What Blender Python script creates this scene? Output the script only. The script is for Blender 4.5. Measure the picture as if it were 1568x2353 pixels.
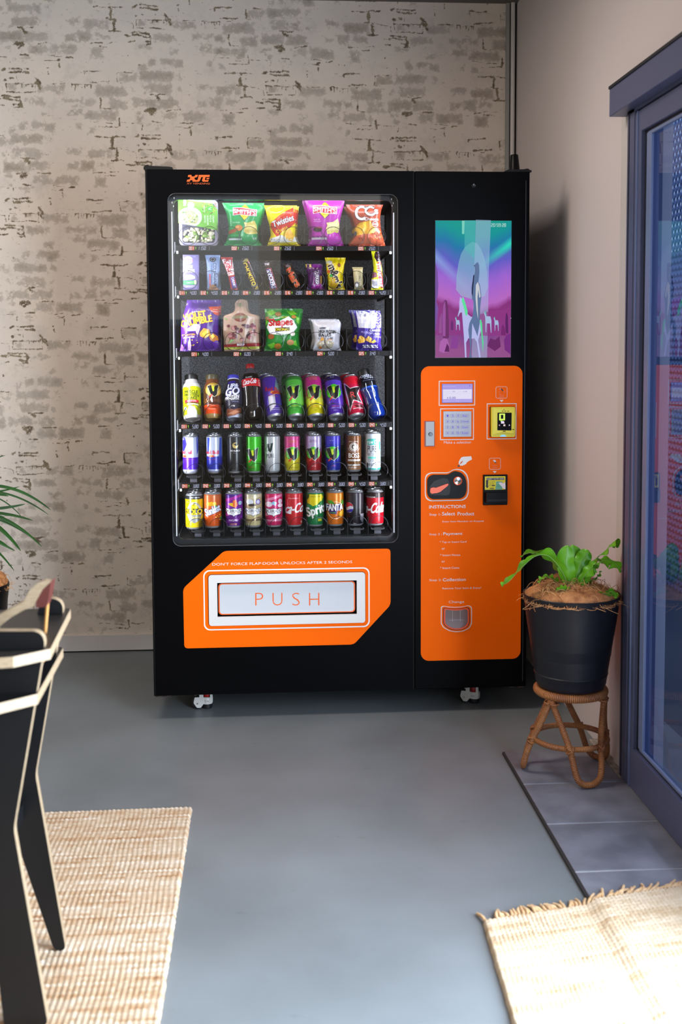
import bpy, bmesh, math, random
import numpy as np
from mathutils import Vector, Matrix
from mathutils.geometry import tessellate_polygon

for o in list(bpy.data.objects): bpy.data.objects.remove(o)
S = bpy.context.scene
C = S.collection
R = math.radians

# ---------------------------------------------------------------- camera
CAM = (0.4073, -4.0347, 1.3282)
YAW, PITCH, ROLL, FPX, SX, SY = 0.073, -0.0739, -0.0041, 2643.6, 22.1, -188.9
def cam_axes():
    cy, sy, cp, sp, cr, sr = math.cos(YAW), math.sin(YAW), math.cos(PITCH), math.sin(PITCH), math.cos(ROLL), math.sin(ROLL)
    f = Vector((sy*cp, cy*cp, sp)); rt = Vector((cy, -sy, 0)); up = rt.cross(f)
    return cr*rt+sr*up, -sr*rt+cr*up, f
_r, _u, _f = cam_axes()
cd = bpy.data.cameras.new('camera'); cam = bpy.data.objects.new('camera', cd); C.objects.link(cam)
M = Matrix((_r, _u, -_f)).transposed().to_4x4(); M.translation = CAM; cam.matrix_world = M
cd.sensor_fit = 'HORIZONTAL'; cd.sensor_width = 24.0; cd.lens = FPX*24.0/1568
cd.shift_x = -SX/1568; cd.shift_y = SY/1568
cd.clip_start = 0.05
cd.dof.use_dof = True; cd.dof.focus_distance = 4.02; cd.dof.aperture_fstop = 3.2
S.camera = cam
def at(px, py, Y):          # the point of the plane y=Y seen at a pixel of the 1568x2353 frame
    d = _f + _r*((px-784-SX)/FPX) - _u*((py-1176.5-SY)/FPX)
    t = (Y-CAM[1])/d.y
    return CAM[0]+d.x*t, CAM[2]+d.z*t

# ---------------------------------------------------------------- light, sky, exposure
S.view_settings.view_transform = 'Standard'; S.view_settings.look = 'None'
S.view_settings.exposure = 0.0; S.view_settings.gamma = 1.0; S.view_settings.use_curve_mapping = False
W = bpy.data.worlds.new('sky'); S.world = W; W.use_nodes = True
W.node_tree.nodes['Background'].inputs[0].default_value = (0.62, 0.78, 1.0, 1)
W.node_tree.nodes['Background'].inputs[1].default_value = 1.0
def area(name, loc, rot, sx, sy, power, col, spread=180):
    l = bpy.data.lights.new(name, 'AREA'); l.shape = 'RECTANGLE'; l.size = sx; l.size_y = sy
    l.energy = power; l.color = col; l.spread = R(spread)
    o = bpy.data.objects.new(name, l); C.objects.link(o); o.location = loc; o.rotation_euler = rot
    return o
# daylight through the open half of the sliding door on the right (faces -x)
area('doorway_daylight', (1.585, -2.58, 1.0), (0, R(90), 0), 1.9, 1.42, 225, (0.80, 0.90, 1.0))
# window in the wall behind the camera (faces +y)
area('rear_window_daylight', (-.88, -5.92, 2.05), (R(90), 0, 0), 2.84, 1.0, 16, (1.0, 0.93, 0.80))
area('rear_reflection_fill', (.97, -5.92, 2.40), (R(90), 0, 0), .86, .42, 1.8, (1.0, 0.93, 0.80))  # added unseen light, no opening behind it; widens the pale glass reflection
# ceiling panel lamp over the machine
area('ceiling_lamp_light', (-0.1, -0.65, 2.70), (0, 0, 0), 1.3, 0.5, 33, (1.0, 0.87, 0.77))
sl = bpy.data.lights.new('sun', 'SUN'); sl.energy = 1.6; sl.angle = R(3); sl.color = (1, .95, .88)
so = bpy.data.objects.new('sun', sl); C.objects.link(so)
so.rotation_euler = Vector((0.35, 0.75, 0.62)).to_track_quat('Z', 'Y').to_euler()

# ---------------------------------------------------------------- materials
def lin(c): 
    c = c/255.0
    return c/12.92 if c <= .04045 else ((c+.055)/1.055)**2.4
def rgb(c): return (lin(c[0]), lin(c[1]), lin(c[2]), 1)
MATS = {}
def mat(name, c=(128,128,128), rough=.5, metal=0, spec=.5, emit=None, es=0, coat=0, noise=None, bump=None, alpha=1, trans=0):
    if name in MATS: return MATS[name]
    m = bpy.data.materials.new(name); m.use_nodes = True; nt = m.node_tree; b = nt.nodes['Principled BSDF']
    b.inputs['Base Color'].default_value = rgb(c); b.inputs['Roughness'].default_value = rough
    b.inputs['Metallic'].default_value = metal; b.inputs['Specular IOR Level'].default_value = spec
    b.inputs['Coat Weight'].default_value = coat; b.inputs['Alpha'].default_value = alpha
    b.inputs['Transmission Weight'].default_value = trans
    if emit: b.inputs['Emission Color'].default_value = rgb(emit); b.inputs['Emission Strength'].default_value = es
    if noise or bump:
        tc = nt.nodes.new('ShaderNodeTexCoord')
    if noise:       # (scale, second colour, contrast low, high)
        n = nt.nodes.new('ShaderNodeTexNoise'); n.inputs['Scale'].default_value = noise[0]; n.inputs['Detail'].default_value = 5
        r = nt.nodes.new('ShaderNodeValToRGB'); r.color_ramp.elements[0].position = noise[2]; r.color_ramp.elements[1].position = noise[3]
        r.color_ramp.elements[0].color = rgb(c); r.color_ramp.elements[1].color = rgb(noise[1])
        mp = nt.nodes.new('ShaderNodeMapping')
        if len(noise) > 4: mp.inputs['Scale'].default_value = noise[4]
        nt.links.new(tc.outputs['Object'], mp.inputs[0]); nt.links.new(mp.outputs[0], n.inputs['Vector'])
        nt.links.new(n.outputs['Fac'], r.inputs[0]); nt.links.new(r.outputs[0], b.inputs['Base Color'])
    if bump:        # (scale, strength, distance)
        n2 = nt.nodes.new('ShaderNodeTexNoise'); n2.inputs['Scale'].default_value = bump[0]; n2.inputs['Detail'].default_value = 4
        bp = nt.nodes.new('ShaderNodeBump'); bp.inputs['Strength'].default_value = bump[1]; bp.inputs['Distance'].default_value = bump[2]
        nt.links.new(tc.outputs['Object'], n2.inputs['Vector']); nt.links.new(n2.outputs['Fac'], bp.inputs['Height'])
        nt.links.new(bp.outputs[0], b.inputs['Normal'])
    MATS[name] = m
    return m
def ink(c, kind='p'):       # a printed colour: p = paper/plastic film, m = printed metal, e = lit display, f = foil bag
    n = {'p':'print','m':'can_print','e':'display','f':'film_print'}[kind]+'_%02x%02x%02x' % tuple(int(v) for v in c)
    if kind == 'p': return mat(n, c, .45)
    if kind == 'f': return mat(n, c, .30, spec=.5)
    if kind == 'm': return mat(n, c, .28, metal=.25, spec=.6)
    return mat(n, (4,4,5), .5, spec=.08, emit=c, es=.92)

# ---------------------------------------------------------------- mesh helpers
def tag(o, label=None, cat=None, group=None, kind=None):
    if label: o['label'] = label
    if cat: o['category'] = cat
    if group: o['group'] = group
    if kind: o['kind'] = kind
    return o
def empty(name, loc=(0,0,0), rz=0):
    o = bpy.data.objects.new(name, None); C.objects.link(o); o.location = loc; o.rotation_euler = (0,0,rz); o.empty_display_size = .05
    return o
class MB:
    def __init__(s): s.v = []; s.f = []; s.m = []; s.mats = []
    def mi(s, m):
        if m not in s.mats: s.mats.append(m)
        return s.mats.index(m)
    def add(s, vs, fs, m, M=None):
        b = len(s.v); k = s.mi(m)
        s.v += [tuple(M @ Vector(v)) if M else tuple(v) for v in vs]
        s.f += [tuple(i+b for i in f) for f in fs]; s.m += [k]*len(fs)
        return s
    def box(s, x0, x1, y0, y1, z0, z1, m, bev=0, M=None):
        if bev <= 0:
            vs = [(x,y,z) for z in (z0,z1) for y in (y0,y1) for x in (x0,x1)]
            return s.add(vs, [(0,2,3,1),(4,5,7,6),(0,1,5,4),(2,6,7,3),(0,4,6,2),(1,3,7,5)], m, M)
        bm = bmesh.new(); bmesh.ops.create_cube(bm, size=1)
        for v in bm.verts: v.co = Vector(((x0+x1)/2+v.co.x*(x1-x0), (y0+y1)/2+v.co.y*(y1-y0), (z0+z1)/2+v.co.z*(z1-z0)))
        bmesh.ops.bevel(bm, geom=bm.edges[:], offset=bev, segments=2, affect='EDGES', profile=.5)
        bm.verts.index_update()
        s.add([v.co[:] for v in bm.verts], [[v.index for v in f.verts] for f in bm.faces], m, M); bm.free(); return s
    def lathe(s, prof, m, n=32, M=None, ms=None, cap=True, a0=0, a1=2*math.pi):
        full = abs(a1-a0-2*math.pi) < 1e-6; k = n if full else n+1
        vs = [(r*math.cos(a0+(a1-a0)*j/n), r*math.sin(a0+(a1-a0)*j/n), z) for r, z in prof for j in range(k)]
        b = len(s.v); s.v += [tuple(M @ Vector(v)) if M else v for v in vs]
        for i in range(len(prof)-1):
            mm = s.mi(ms[i] if ms else m)
            for j in range(n):
                a = i*k+j; c = i*k+(j+1) % k
                s.f.append((b+a, b+c, b+c+k, b+a+k)); s.m.append(mm)
        return s
    def prism(s, pts, y0, y1, m, holes=(), M=None, mside=None):   # polygon in x,z extruded along y
        polys = [list(pts)]+[list(h) for h in holes]
        flat = [p for pl in polys for p in pl]
        tris = tessellate_polygon([[Vector((p[0],p[1],0)) for p in pl] for pl in polys])
        n = len(flat)
        vs = [(p[0],y0,p[1]) for p in flat]+[(p[0],y1,p[1]) for p in flat]
        s.add(vs, [tuple(t) for t in tris]+[tuple(i+n for i in t[::-1]) for t in tris], m, M)
        fs = []; o = 0
        for pl in polys:
            k = len(pl)
            fs += [(o+i, o+(i+1) % k, o+(i+1) % k+n, o+i+n) for i in range(k)]; o += k
        return s.add(vs, fs, mside or m, M)
    def tube(s, pts, r, m, n=8, closed=False, M=None, cap=True):
        pts = [Vector(p) for p in pts]; N = len(pts); rr = r if hasattr(r, '__len__') else [r]*N
        b = len(s.v); k = s.mi(m); prev = None
        for i, p in enumerate(pts):
            if closed: t = pts[(i+1) % N]-pts[i-1]
            else: t = pts[min(i+1,N-1)]-pts[max(i-1,0)]
            t.normalize()
            if prev is None:
                a = Vector((0,0,1)) if abs(t.z) < .9 else Vector((1,0,0)); u = t.cross(a).normalized()
            else:
                u = prev-t*prev.dot(t); u = u.normalized() if u.length > 1e-6 else t.orthogonal().normalized()
            prev = u; w = t.cross(u)
            for j in range(n):
                a = 2*math.pi*j/n; q = p+(u*math.cos(a)+w*math.sin(a))*rr[i]
                s.v.append(tuple(M @ q) if M else tuple(q))
        for i in range(N if closed else N-1):
            for j in range(n):
                a = b+i*n+j; c = b+i*n+(j+1) % n; i2 = (i+1) % N
                s.f.append((a, c, b+i2*n+(j+1) % n, b+i2*n+j)); s.m.append(k)
        if cap and not closed:
            s.f.append(tuple(b+j for j in range(n))[::-1]); s.m.append(k)
            s.f.append(tuple(b+(N-1)*n+j for j in range(n))); s.m.append(k)
        return s
    def build(s, name, parent=None, smooth=None, weld=False):
        me = bpy.data.meshes.new(name); me.from_pydata(s.v, [], s.f)
        for m in s.mats: me.materials.append(m)
        me.polygons.foreach_set('material_index', s.m)
        bm = bmesh.new(); bm.from_mesh(me)
        if weld: bmesh.ops.remove_doubles(bm, verts=bm.verts, dist=1e-5)
        bmesh.ops.recalc_face_normals(bm, faces=bm.faces); bm.to_mesh(me); bm.free()
        if smooth is not None:
            me.polygons.foreach_set('use_smooth', [True]*len(me.polygons)); me.set_sharp_from_angle(angle=R(smooth))
        me.update()
        o = bpy.data.objects.new(name, me); C.objects.link(o); o.parent = parent
        return o
def rrect(x0, z0, x1, z1, r, n=6):
    p = []
    for cx, cz, a in ((x1-r,z1-r,0),(x0+r,z1-r,90),(x0+r,z0+r,180),(x1-r,z0+r,270)):
        p += [(cx+r*math.cos(R(a+90*i/n)), cz+r*math.sin(R(a+90*i/n))) for i in range(n+1)]
    return p
def circ(cx, cz, rx, rz=None, n=28, a0=0, a1=360):
    rz = rx if rz is None else rz
    k = n if a1-a0 >= 360 else n+1
    return [(cx+rx*math.cos(R(a0+(a1-a0)*i/n)), cz+rz*math.sin(R(a0+(a1-a0)*i/n))) for i in range(k)]
def roundpoly(pts, r, n=4):
    out = []; N = len(pts)
    for i in range(N):
        p = Vector(pts[i]); a = (Vector(pts[i-1])-p); b = (Vector(pts[(i+1) % N])-p)
        k = min(r, a.length/2, b.length/2); a = p+a.normalized()*k; b = p+b.normalized()*k
        for j in range(n+1):
            t = j/n; q = a*(1-t)**2+p*2*t*(1-t)+b*t*t; out.append((q.x, q.y))
    return out
TXT = {}
def text_mesh(t, w=0.0):
    k = (t, w)
    if k not in TXT:
        cu = bpy.data.curves.new('t', 'FONT'); cu.body = t; cu.size = 1; cu.resolution_u = 3; cu.offset = w
        o = bpy.data.objects.new('t', cu); C.objects.link(o)
        dg = bpy.context.evaluated_depsgraph_get(); me = bpy.data.meshes.new_from_object(o.evaluated_get(dg))
        TXT[k] = ([(v.co.x, v.co.y) for v in me.vertices], [tuple(p.vertices) for p in me.polygons])
        bpy.data.objects.remove(o); bpy.data.curves.remove(cu); bpy.data.meshes.remove(me)
    return TXT[k]
class Gfx:      # flat print laid on a surface; fn(u, v, lift) gives the 3-D point
    def __init__(s, fn, kind='p', du=0, dv=0, base=.0004, step=.00012):
        s.fn = fn; s.kind = kind; s.du = du; s.dv = dv; s.base = base; s.step = step; s.L = []
    def raw(s, vs, fs, c, k=0): s.L.append((vs, fs, c, k)); return s
    def poly(s, pts, c, holes=()):
        polys = [list(pts)]+[list(h) for h in holes]; flat = [p for q in polys for p in q]
        return s.raw(flat, [tuple(t) for t in tessellate_polygon([[Vector((p[0],p[1],0)) for p in q] for q in polys])], c)
    def rect(s, x0, z0, x1, z1, c): return s.poly([(x0,z0),(x1,z0),(x1,z1),(x0,z1)], c)
    def line(s, pts, w, c, closed=False):
        N = len(pts); L, Rr = [], []
        for i in range(N):
            a = Vector(pts[i-1] if (i or closed) else pts[0]); b = Vector(pts[(i+1) % N] if (i < N-1 or closed) else pts[-1])
            t = (b-a); t = t.normalized() if t.length else Vector((1,0)); n = Vector((-t.y, t.x))*w/2; p = Vector(pts[i])
            L.append((p+n)[:]); Rr.append((p-n)[:])
        vs = L+Rr; fs = [(i, (i+1) % N, (i+1) % N+N, i+N) for i in range(N if closed else N-1)]
        return s.raw(vs, fs, c)
    def ring(s, cx, cz, rx, rz, w, c, a0=0, a1=360, n=28):
        return s.line(circ(cx,cz,rx,rz,n,a0,a1), w, c, closed=a1-a0 >= 360)
    def text(s, t, x0, x1, z0, z1, c, w=0.0, shear=0, rot=0, outline=None, ow=.03):
        w = 0 if 0 < w <= .015 else w
        if outline is not None: s.text(t, x0, x1, z0, z1, outline, w+ow, shear, rot)
        base, _ = text_mesh(t, 0.0)
        spread = w if w > 0 else 0; vs, fs = text_mesh(t, min(w, 0))
        bx0 = min(v[0] for v in base); bx1 = max(v[0] for v in base); bz0 = min(v[1] for v in base); bz1 = max(v[1] for v in base)
        sx = (x1-x0)/max(bx1-bx0,1e-6); sz = (z1-z0)/max(bz1-bz0,1e-6); cx, cz = (x0+x1)/2, (z0+z1)/2
        ca, sa = math.cos(R(rot)), math.sin(R(rot)); out = []
        for v in vs:
            x = x0+(v[0]-bx0)*sx-cx; z = z0+(v[1]-bz0)*sz-cz; x += shear*z
            out.append((cx+x*ca-z*sa, cz+x*sa+z*ca))
        if spread:      # heavier strokes: the same letters laid a hair apart
            n = len(out); dirs = [(1,0),(-1,0),(0,1),(0,-1)] if spread < .02 else [(math.cos(R(45*i)), math.sin(R(45*i))) for i in range(8)]
            k = spread*sz
            for i, (dx, dz) in enumerate(dirs): s.raw([(p[0]+dx*k, p[1]+dz*k) for p in out], fs, c, i)
            return s
        return s.raw(out, fs, c)
    def build(s, name, parent=None):
        mb = MB()
        i = -1
        for vs, fs, c, sub in s.L:
            if not sub: i += 1
            lift = s.base+s.step*i+sub*s.step*.09
            if s.du or s.dv:
                bm = bmesh.new(); bv = [bm.verts.new((v[0],v[1],0)) for v in vs]
                for f in fs:
                    try: bm.faces.new([bv[j] for j in f])
                    except ValueError: pass
                for ax, d in ((0,s.du),(1,s.dv)):
                    if not d or not vs: continue
                    lo = min(v[ax] for v in vs); hi = max(v[ax] for v in vs)
                    k = math.floor(lo/d)+1
                    while k*d < hi:
                        co = [0,0,0]; no = [0,0,0]; co[ax] = k*d; no[ax] = 1
                        bmesh.ops.bisect_plane(bm, geom=bm.verts[:]+bm.edges[:]+bm.faces[:], plane_co=co, plane_no=no, dist=1e-7); k += 1
                bm.verts.index_update(); vs = [(v.co.x,v.co.y) for v in bm.verts]; fs = [[v.index for v in f.verts] for f in bm.faces]; bm.free()
            mb.add([s.fn(v[0],v[1],lift) for v in vs], fs, ink(c, s.kind) if isinstance(c, tuple) else c)
        me = bpy.data.meshes.new(name); me.from_pydata(mb.v, [], mb.f)
        for m in mb.mats: me.materials.append(m)
        me.polygons.foreach_set('material_index', mb.m); me.update()
        o = bpy.data.objects.new(name, me); C.objects.link(o); o.parent = parent
        return o
def flat(Y): return lambda u, v, l: (u, Y-l, v)
def copy_tree(o, parent=None):
    kids = [k for k in bpy.data.objects if k.parent == o]
    c = o.copy(); C.objects.link(c)
    if parent: c.parent = parent
    for k in kids: copy_tree(k, c)
    return c
BLACK = mat('black_powder_coat', (6,6,8), .34, spec=.05, bump=(900,.25,.0006))
BLACKP = mat('black_plastic', (6,6,7), .38, spec=.14)
ORANGE = mat('orange_vinyl', (255,104,0), .5, spec=.08)
WHITEV = mat('white_vinyl', (226,224,226), .5)
STEEL = mat('brushed_steel', (178,178,182), .32, metal=.9)
CHROME = mat('chrome', (225,225,230), .15, metal=1)
# ================================================================ the room
YB, XR, ZC = .9636, 1.4957, 2.785
def struct(o, label=None): o['kind'] = 'structure'; 
FLOORM = mat('painted_concrete', (106,112,116), .40, spec=.3, noise=(2.2, (120,127,132), .35, .7), bump=(60,.05,.002))
_nt = FLOORM.node_tree     # scuffs: darker thin smears
b = _nt.nodes['Principled BSDF']; tc = _nt.nodes['Texture Coordinate']; mp = _nt.nodes.new('ShaderNodeMapping'); mp.inputs['Scale'].default_value = (3,9,1); mp.inputs['Rotation'].default_value = (0,0,.25)
n = _nt.nodes.new('ShaderNodeTexNoise'); n.inputs['Scale'].default_value = 2.3; n.inputs['Detail'].default_value = 7; n.inputs['Roughness'].default_value = .65
r = _nt.nodes.new('ShaderNodeValToRGB'); r.color_ramp.elements[0].position = .24; r.color_ramp.elements[1].position = .36; r.color_ramp.elements[0].color = (.62,.6,.58,1); r.color_ramp.elements[1].color = (1,1,1,1)
mx = _nt.nodes.new('ShaderNodeMix'); mx.data_type = 'RGBA'; mx.blend_type = 'MULTIPLY'; mx.inputs[0].default_value = 1
src = b.inputs['Base Color'].links[0].from_socket
_nt.links.new(tc.outputs['Object'], mp.inputs[0]); _nt.links.new(mp.outputs[0], n.inputs['Vector']); _nt.links.new(n.outputs['Fac'], r.inputs[0])
_nt.links.new(src, mx.inputs[6]); _nt.links.new(r.outputs[0], mx.inputs[7]); _nt.links.new(mx.outputs[2], b.inputs['Base Color'])
struct(MB().box(-3.2, XR+.3, -6.2, YB+.1, -.1, 0, FLOORM).build('floor'))
CEIL = mat('ceiling_paint', (104,99,97), .8)
struct(MB().box(-3.2, XR+.1, -6.2, YB+.1, ZC, ZC+.1, CEIL).build('ceiling'))

# --- wallpaper of distressed painted brick: print masks are stored on the wall mesh
u0 = 4.456e-4
LINES = [(860,48,1125,48,13),(1015,50,1015,152,30),(980,155,1060,156,14),(1060,156,1150,175,7),(1150,175,1215,190,6),(1215,190,1226,245,7),(1048,160,1048,262,27),(1000,268,1110,266,13),
 (1225,42,1250,28,26),(1285,52,1455,60,19),(1515,150,1560,205,24),(1145,303,1205,312,20),(1225,300,1380,322,17),(1380,322,1380,378,18),(1330,385,1380,380,14),(985,380,1070,372,9),(820,386,940,380,11),
 (905,412,1030,412,9),(320,396,445,390,12),(185,250,315,250,12),(225,262,255,290,32),(150,400,215,395,40),(190,498,270,508,13),(450,508,570,512,7),(610,523,675,520,13),(535,540,560,535,10),(410,548,550,552,6),
 (545,572,548,618,12),(95,627,262,632,16),(770,641,930,638,14),(775,650,780,668,12),(720,662,765,660,6),(1135,640,1205,652,9),(1065,655,1068,740,11),(1068,742,1120,750,7),(1060,652,1160,645,5),(820,748,985,738,15),(890,768,925,766,8),
 (325,715,368,768,26),(437,655,442,680,13),(430,622,445,622,10),(60,765,330,765,9),(62,768,66,825,8),(70,842,330,845,11),(205,770,212,800,9),(245,768,250,790,9),(300,768,306,795,9),(328,768,328,840,6),
 (480,765,600,765,7),(650,770,830,772,6),(655,772,655,803,9),(685,772,688,818,8),(712,772,715,795,9),(742,772,742,802,9),(770,772,770,815,9),(795,772,798,800,9),(825,772,822,808,10),
 (25,880,185,890,16),(185,890,186,958,18),(130,952,182,965,20),(-25,966,40,968,14),(905,895,905,980,17),(905,988,1000,992,9),(800,1108,905,1110,7),(895,1162,1075,1160,9),(1083,1080,1086,1150,20),(1092,1120,1262,1125,6),(955,1128,1040,1130,9),
 (1370,1030,1405,1010,45),(1060,95,1062,100,8),(205,990,206,992,10),(1290,1180,1292,1130,8),(240,700,242,712,8),(160,700,162,735,8),(58,728,70,728,22),(110,710,130,714,22)]
DOTS = [(590,117,5),(915,80,9),(795,555,9),(1105,380,7),(1080,520,6),(1160,490,20),(1185,575,8),(945,568,13),(665,600,7),(740,550,7),(88,1180,18),(1203,992,8),(880,750,6),(545,595,14),(610,115,4),(1205,575,5),(408,222,9),(70,215,8),(1210,1045,7),(1105,1048,6),(550,1200,6),(790,60,8)]
BOX = [(80,35,390,120,.8),(425,35,470,112,.55),(105,150,380,250,.55),(405,190,455,240,.5),(605,150,740,210,.6),(785,160,1010,255,.7),(15,285,228,372,.95),(236,278,440,380,.62),(595,290,705,372,.5),(720,275,840,372,.75),(870,285,1010,338,.55),
 (278,400,442,492,.55),(470,400,700,498,.72),(55,460,112,530,.5),(145,520,300,545,.4),(205,558,275,592,.35),(1065,650,1245,742,.3),(82,768,150,832,.75),(200,764,262,792,.7),(360,768,600,852,.6),(535,815,585,850,.8),(855,780,1148,882,.72),(215,888,425,968,.52),
 (568,885,762,950,.5),(765,895,862,960,.55),(1000,898,1168,1005,.72),(372,1028,450,1090,.5),(775,1010,1000,1088,.72),(965,1008,1060,1108,.6),(600,985,750,1062,.3),(168,1120,242,1192,.65),(280,1118,400,1185,.6),(392,1125,496,1212,.82),(688,1140,742,1195,.55),(805,1160,850,1215,.6),
 (845,425,950,520,.97),(1255,560,1330,640,.4),(20,400,115,450,.35),(880,230,960,255,.3),(1180,780,1240,850,.25),(640,960,760,1000,.3),(1260,385,1380,430,.45)]
rs = 4.0; nx, nz = 297, 302
gu, gv = np.meshgrid((np.arange(nx)+.5)*rs+60, (np.arange(nz)+.5)*rs+40)
crk = np.zeros(gu.shape); blt = np.zeros(gu.shape)
for i in (-1,0,1,2,-2):
    for j in (-2,-1,0,1,2):
        ou, ov = i*1187, i*602.5+j*1205
        for a,b_,c,d,t in LINES:
            a2,b2,c2,d2 = a+ou,b_+ov,c+ou,d+ov
            if max(a2,c2) < 30 or min(a2,c2) > 1280 or max(b2,d2) < 10 or min(b2,d2) > 1280: continue
            L2 = (c2-a2)**2+(d2-b2)**2+1e-9; k = np.clip(((gu-a2)*(c2-a2)+(gv-b2)*(d2-b2))/L2, 0, 1)
            dd = np.hypot(gu-a2-k*(c2-a2), gv-b2-k*(d2-b2)); crk = np.maximum(crk, np.clip(1-.5*dd/(t*.62+2.0), 0, 1))
        for a,b_,t in DOTS:
            dd = np.hypot(gu-a-ou, gv-b_-ov); crk = np.maximum(crk, np.clip(1-.5*dd/(t*.7+1.5), 0, 1))
        for a,b_,c,d,l in BOX:
            a2,b2,c2,d2 = a+ou,b_+ov,c+ou,d+ov
            if c2 < 20 or a2 > 1300 or d2 < 0 or b2 > 1300: continue
            e = np.minimum(np.minimum(gu-a2, c2-gu), np.minimum(gv-b2, d2-gv)); blt = np.maximum(blt, np.clip(.64+e/70., 0, 1)*(.55+.45*l))
xs = np.concatenate([np.linspace(-3, -1.91, 12), np.arange(-1.9, 1.4525, .0042), [1.453]])
zs = np.concatenate([np.arange(0, 2.783, .0042), [ZC]])
XX, ZZ = np.meshgrid(xs, zs)
U = (XX+.233)/4.583e-4+1010; V = (2.745-ZZ)/u0+45
def vn(sc, seed):        # smooth value noise, -1..1
    g_ = np.random.RandomState(seed).rand(400,400)*2-1; a = np.abs(XX+4)*sc; c = ZZ*sc; i0 = a.astype(int); j0 = c.astype(int); fa = a-i0; fc = c-j0; fa = fa*fa*(3-2*fa); fc = fc*fc*(3-2*fc); i0 %= 399; j0 %= 399
    return (g_[i0,j0]*(1-fa)+g_[i0+1,j0]*fa)*(1-fc)+(g_[i0,j0+1]*(1-fa)+g_[i0+1,j0+1]*fa)*fc
U = U+9*vn(22,1)+6*vn(60,2); V = V+7*vn(24,3)+6*vn(70,4)
n_ = np.floor((U-60)/1187); U = U-n_*1187; V = V-n_*602.5; V = (V-40) % 1205
iu = np.clip((U-60)/rs-.5, 0, nx-1.001); iv = np.clip(V/rs-.5, 0, nz-1.001)
def samp(A):
    a = iu.astype(int); c = iv.astype(int); fu = iu-a; fv = iv-c; a2 = np.minimum(a+1,nx-1); c2 = np.minimum(c+1,nz-1)
    return (A[c,a]*(1-fu)+A[c,a2]*fu)*(1-fv)+(A[c2,a]*(1-fu)+A[c2,a2]*fu)*fv
def grid_mesh(name, P, nu, nv, m, attrs=()):
    me = bpy.data.meshes.new(name); idx = np.arange(nu*nv).reshape(nv, nu)
    F = np.stack([idx[:-1,:-1], idx[:-1,1:], idx[1:,1:], idx[1:,:-1]], -1).reshape(-1,4)
    me.vertices.add(nu*nv); me.vertices.foreach_set('co', P.reshape(-1).astype(np.float32))
    me.loops.add(F.size); me.loops.foreach_set('vertex_index', F.reshape(-1).astype(np.int32))
    me.polygons.add(len(F)); me.polygons.foreach_set('loop_start', np.arange(0,F.size,4,dtype=np.int32))
    me.update(calc_edges=True); me.polygons.foreach_set('use_smooth', [True]*len(F))
    for an, A in attrs:
        at_ = me.attributes.new(an, 'FLOAT', 'POINT'); at_.data.foreach_set('value', A.reshape(-1).astype(np.float32))
    me.materials.append(m); o = bpy.data.objects.new(name, me); C.objects.link(o); return o
wm = bpy.data.materials.new('brick_wallpaper'); wm.use_nodes = True; nt = wm.node_tree; b = nt.nodes['Principled BSDF']; b.inputs['Roughness'].default_value = .75; b.inputs['Specular IOR Level'].default_value = .2
def N(t, **k):
    q = nt.nodes.new(t)
    for a, v in k.items(): q.inputs[a].default_value = v
    return q
def mth(op, a, c=None, clamp=False):
    q = nt.nodes.new('ShaderNodeMath'); q.operation = op; q.use_clamp = clamp
    for i, v in enumerate((a, c)):
        if v is None: continue
        if isinstance(v, (int, float)): q.inputs[i].default_value = v
        else: nt.links.new(v, q.inputs[i])
    return q.outputs[0]
def mixc(f, a, c):
    q = nt.nodes.new('ShaderNodeMix'); q.data_type = 'RGBA'
    for i, v in ((0,f),(6,a),(7,c)):
        if isinstance(v, tuple): q.inputs[i].default_value = v
        else: nt.links.new(v, q.inputs[i])
    return q.outputs[2]
tc = N('ShaderNodeTexCoord')
def noi(sc, det=4, ro=.6, scale=None):
    q = N('ShaderNodeTexNoise', Scale=sc, Detail=det, Roughness=ro)
    if scale:
        mp = nt.nodes.new('ShaderNodeMapping'); mp.inputs['Scale'].default_value = scale; nt.links.new(tc.outputs['Object'], mp.inputs[0]); nt.links.new(mp.outputs[0], q.inputs['Vector'])
    else: nt.links.new(tc.outputs['Object'], q.inputs['Vector'])
    return q.outputs['Fac']
ac = nt.nodes.new('ShaderNodeAttribute'); ac.attribute_name = 'crack'; ab = nt.nodes.new('ShaderNodeAttribute'); ab.attribute_name = 'blotch'
fine = noi(160, 4, .7); mid = noi(48, 6, .75); big = noi(5, 3); spk = noi(420, 2)
cr_ = mth('ADD', ac.outputs['Fac'], mth('MULTIPLY', mth('SUBTRACT', fine, .5), 1.0)); cr_ = mth('ADD', cr_, mth('MULTIPLY', mth('SUBTRACT', mid, .5), 1.3)); cr_ = mth('MULTIPLY', mth('SUBTRACT', cr_, .60), 7, True)
bl_ = mth('ADD', ab.outputs['Fac'], mth('MULTIPLY', mth('SUBTRACT', mid, .5), 2.4)); bl_ = mth('MULTIPLY', mth('SUBTRACT', bl_, .50), 6, True)
bl_ = mth('MULTIPLY', bl_, mth('ADD', mth('MULTIPLY', ab.outputs['Fac'], .7), .1), True); bl_ = mth('MULTIPLY', bl_, mth('SUBTRACT', 1.55, mth('MULTIPLY', noi(75, 5, .8), 1.3)), True)
base = mixc(mth('MULTIPLY', mth('SUBTRACT', big, .35), 2.2, True), rgb((214,203,193)), rgb((224,211,198)))
base = mixc(mth('MULTIPLY', mth('SUBTRACT', mid, .56), 3.0, True), base, rgb((200,189,178)))
grey = mixc(mth('MULTIPLY', mth('SUBTRACT', noi(14,3), .3), 2.5, True), rgb((164,155,147)), rgb((142,128,112)))
grey = mixc(mth('MULTIPLY', mth('SUBTRACT', spk, .62), 6, True), grey, rgb((196,188,180)))
fl1 = noi(26, 5, .7, (1,1,3.4)); fl2 = noi(90, 3, .6)
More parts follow.
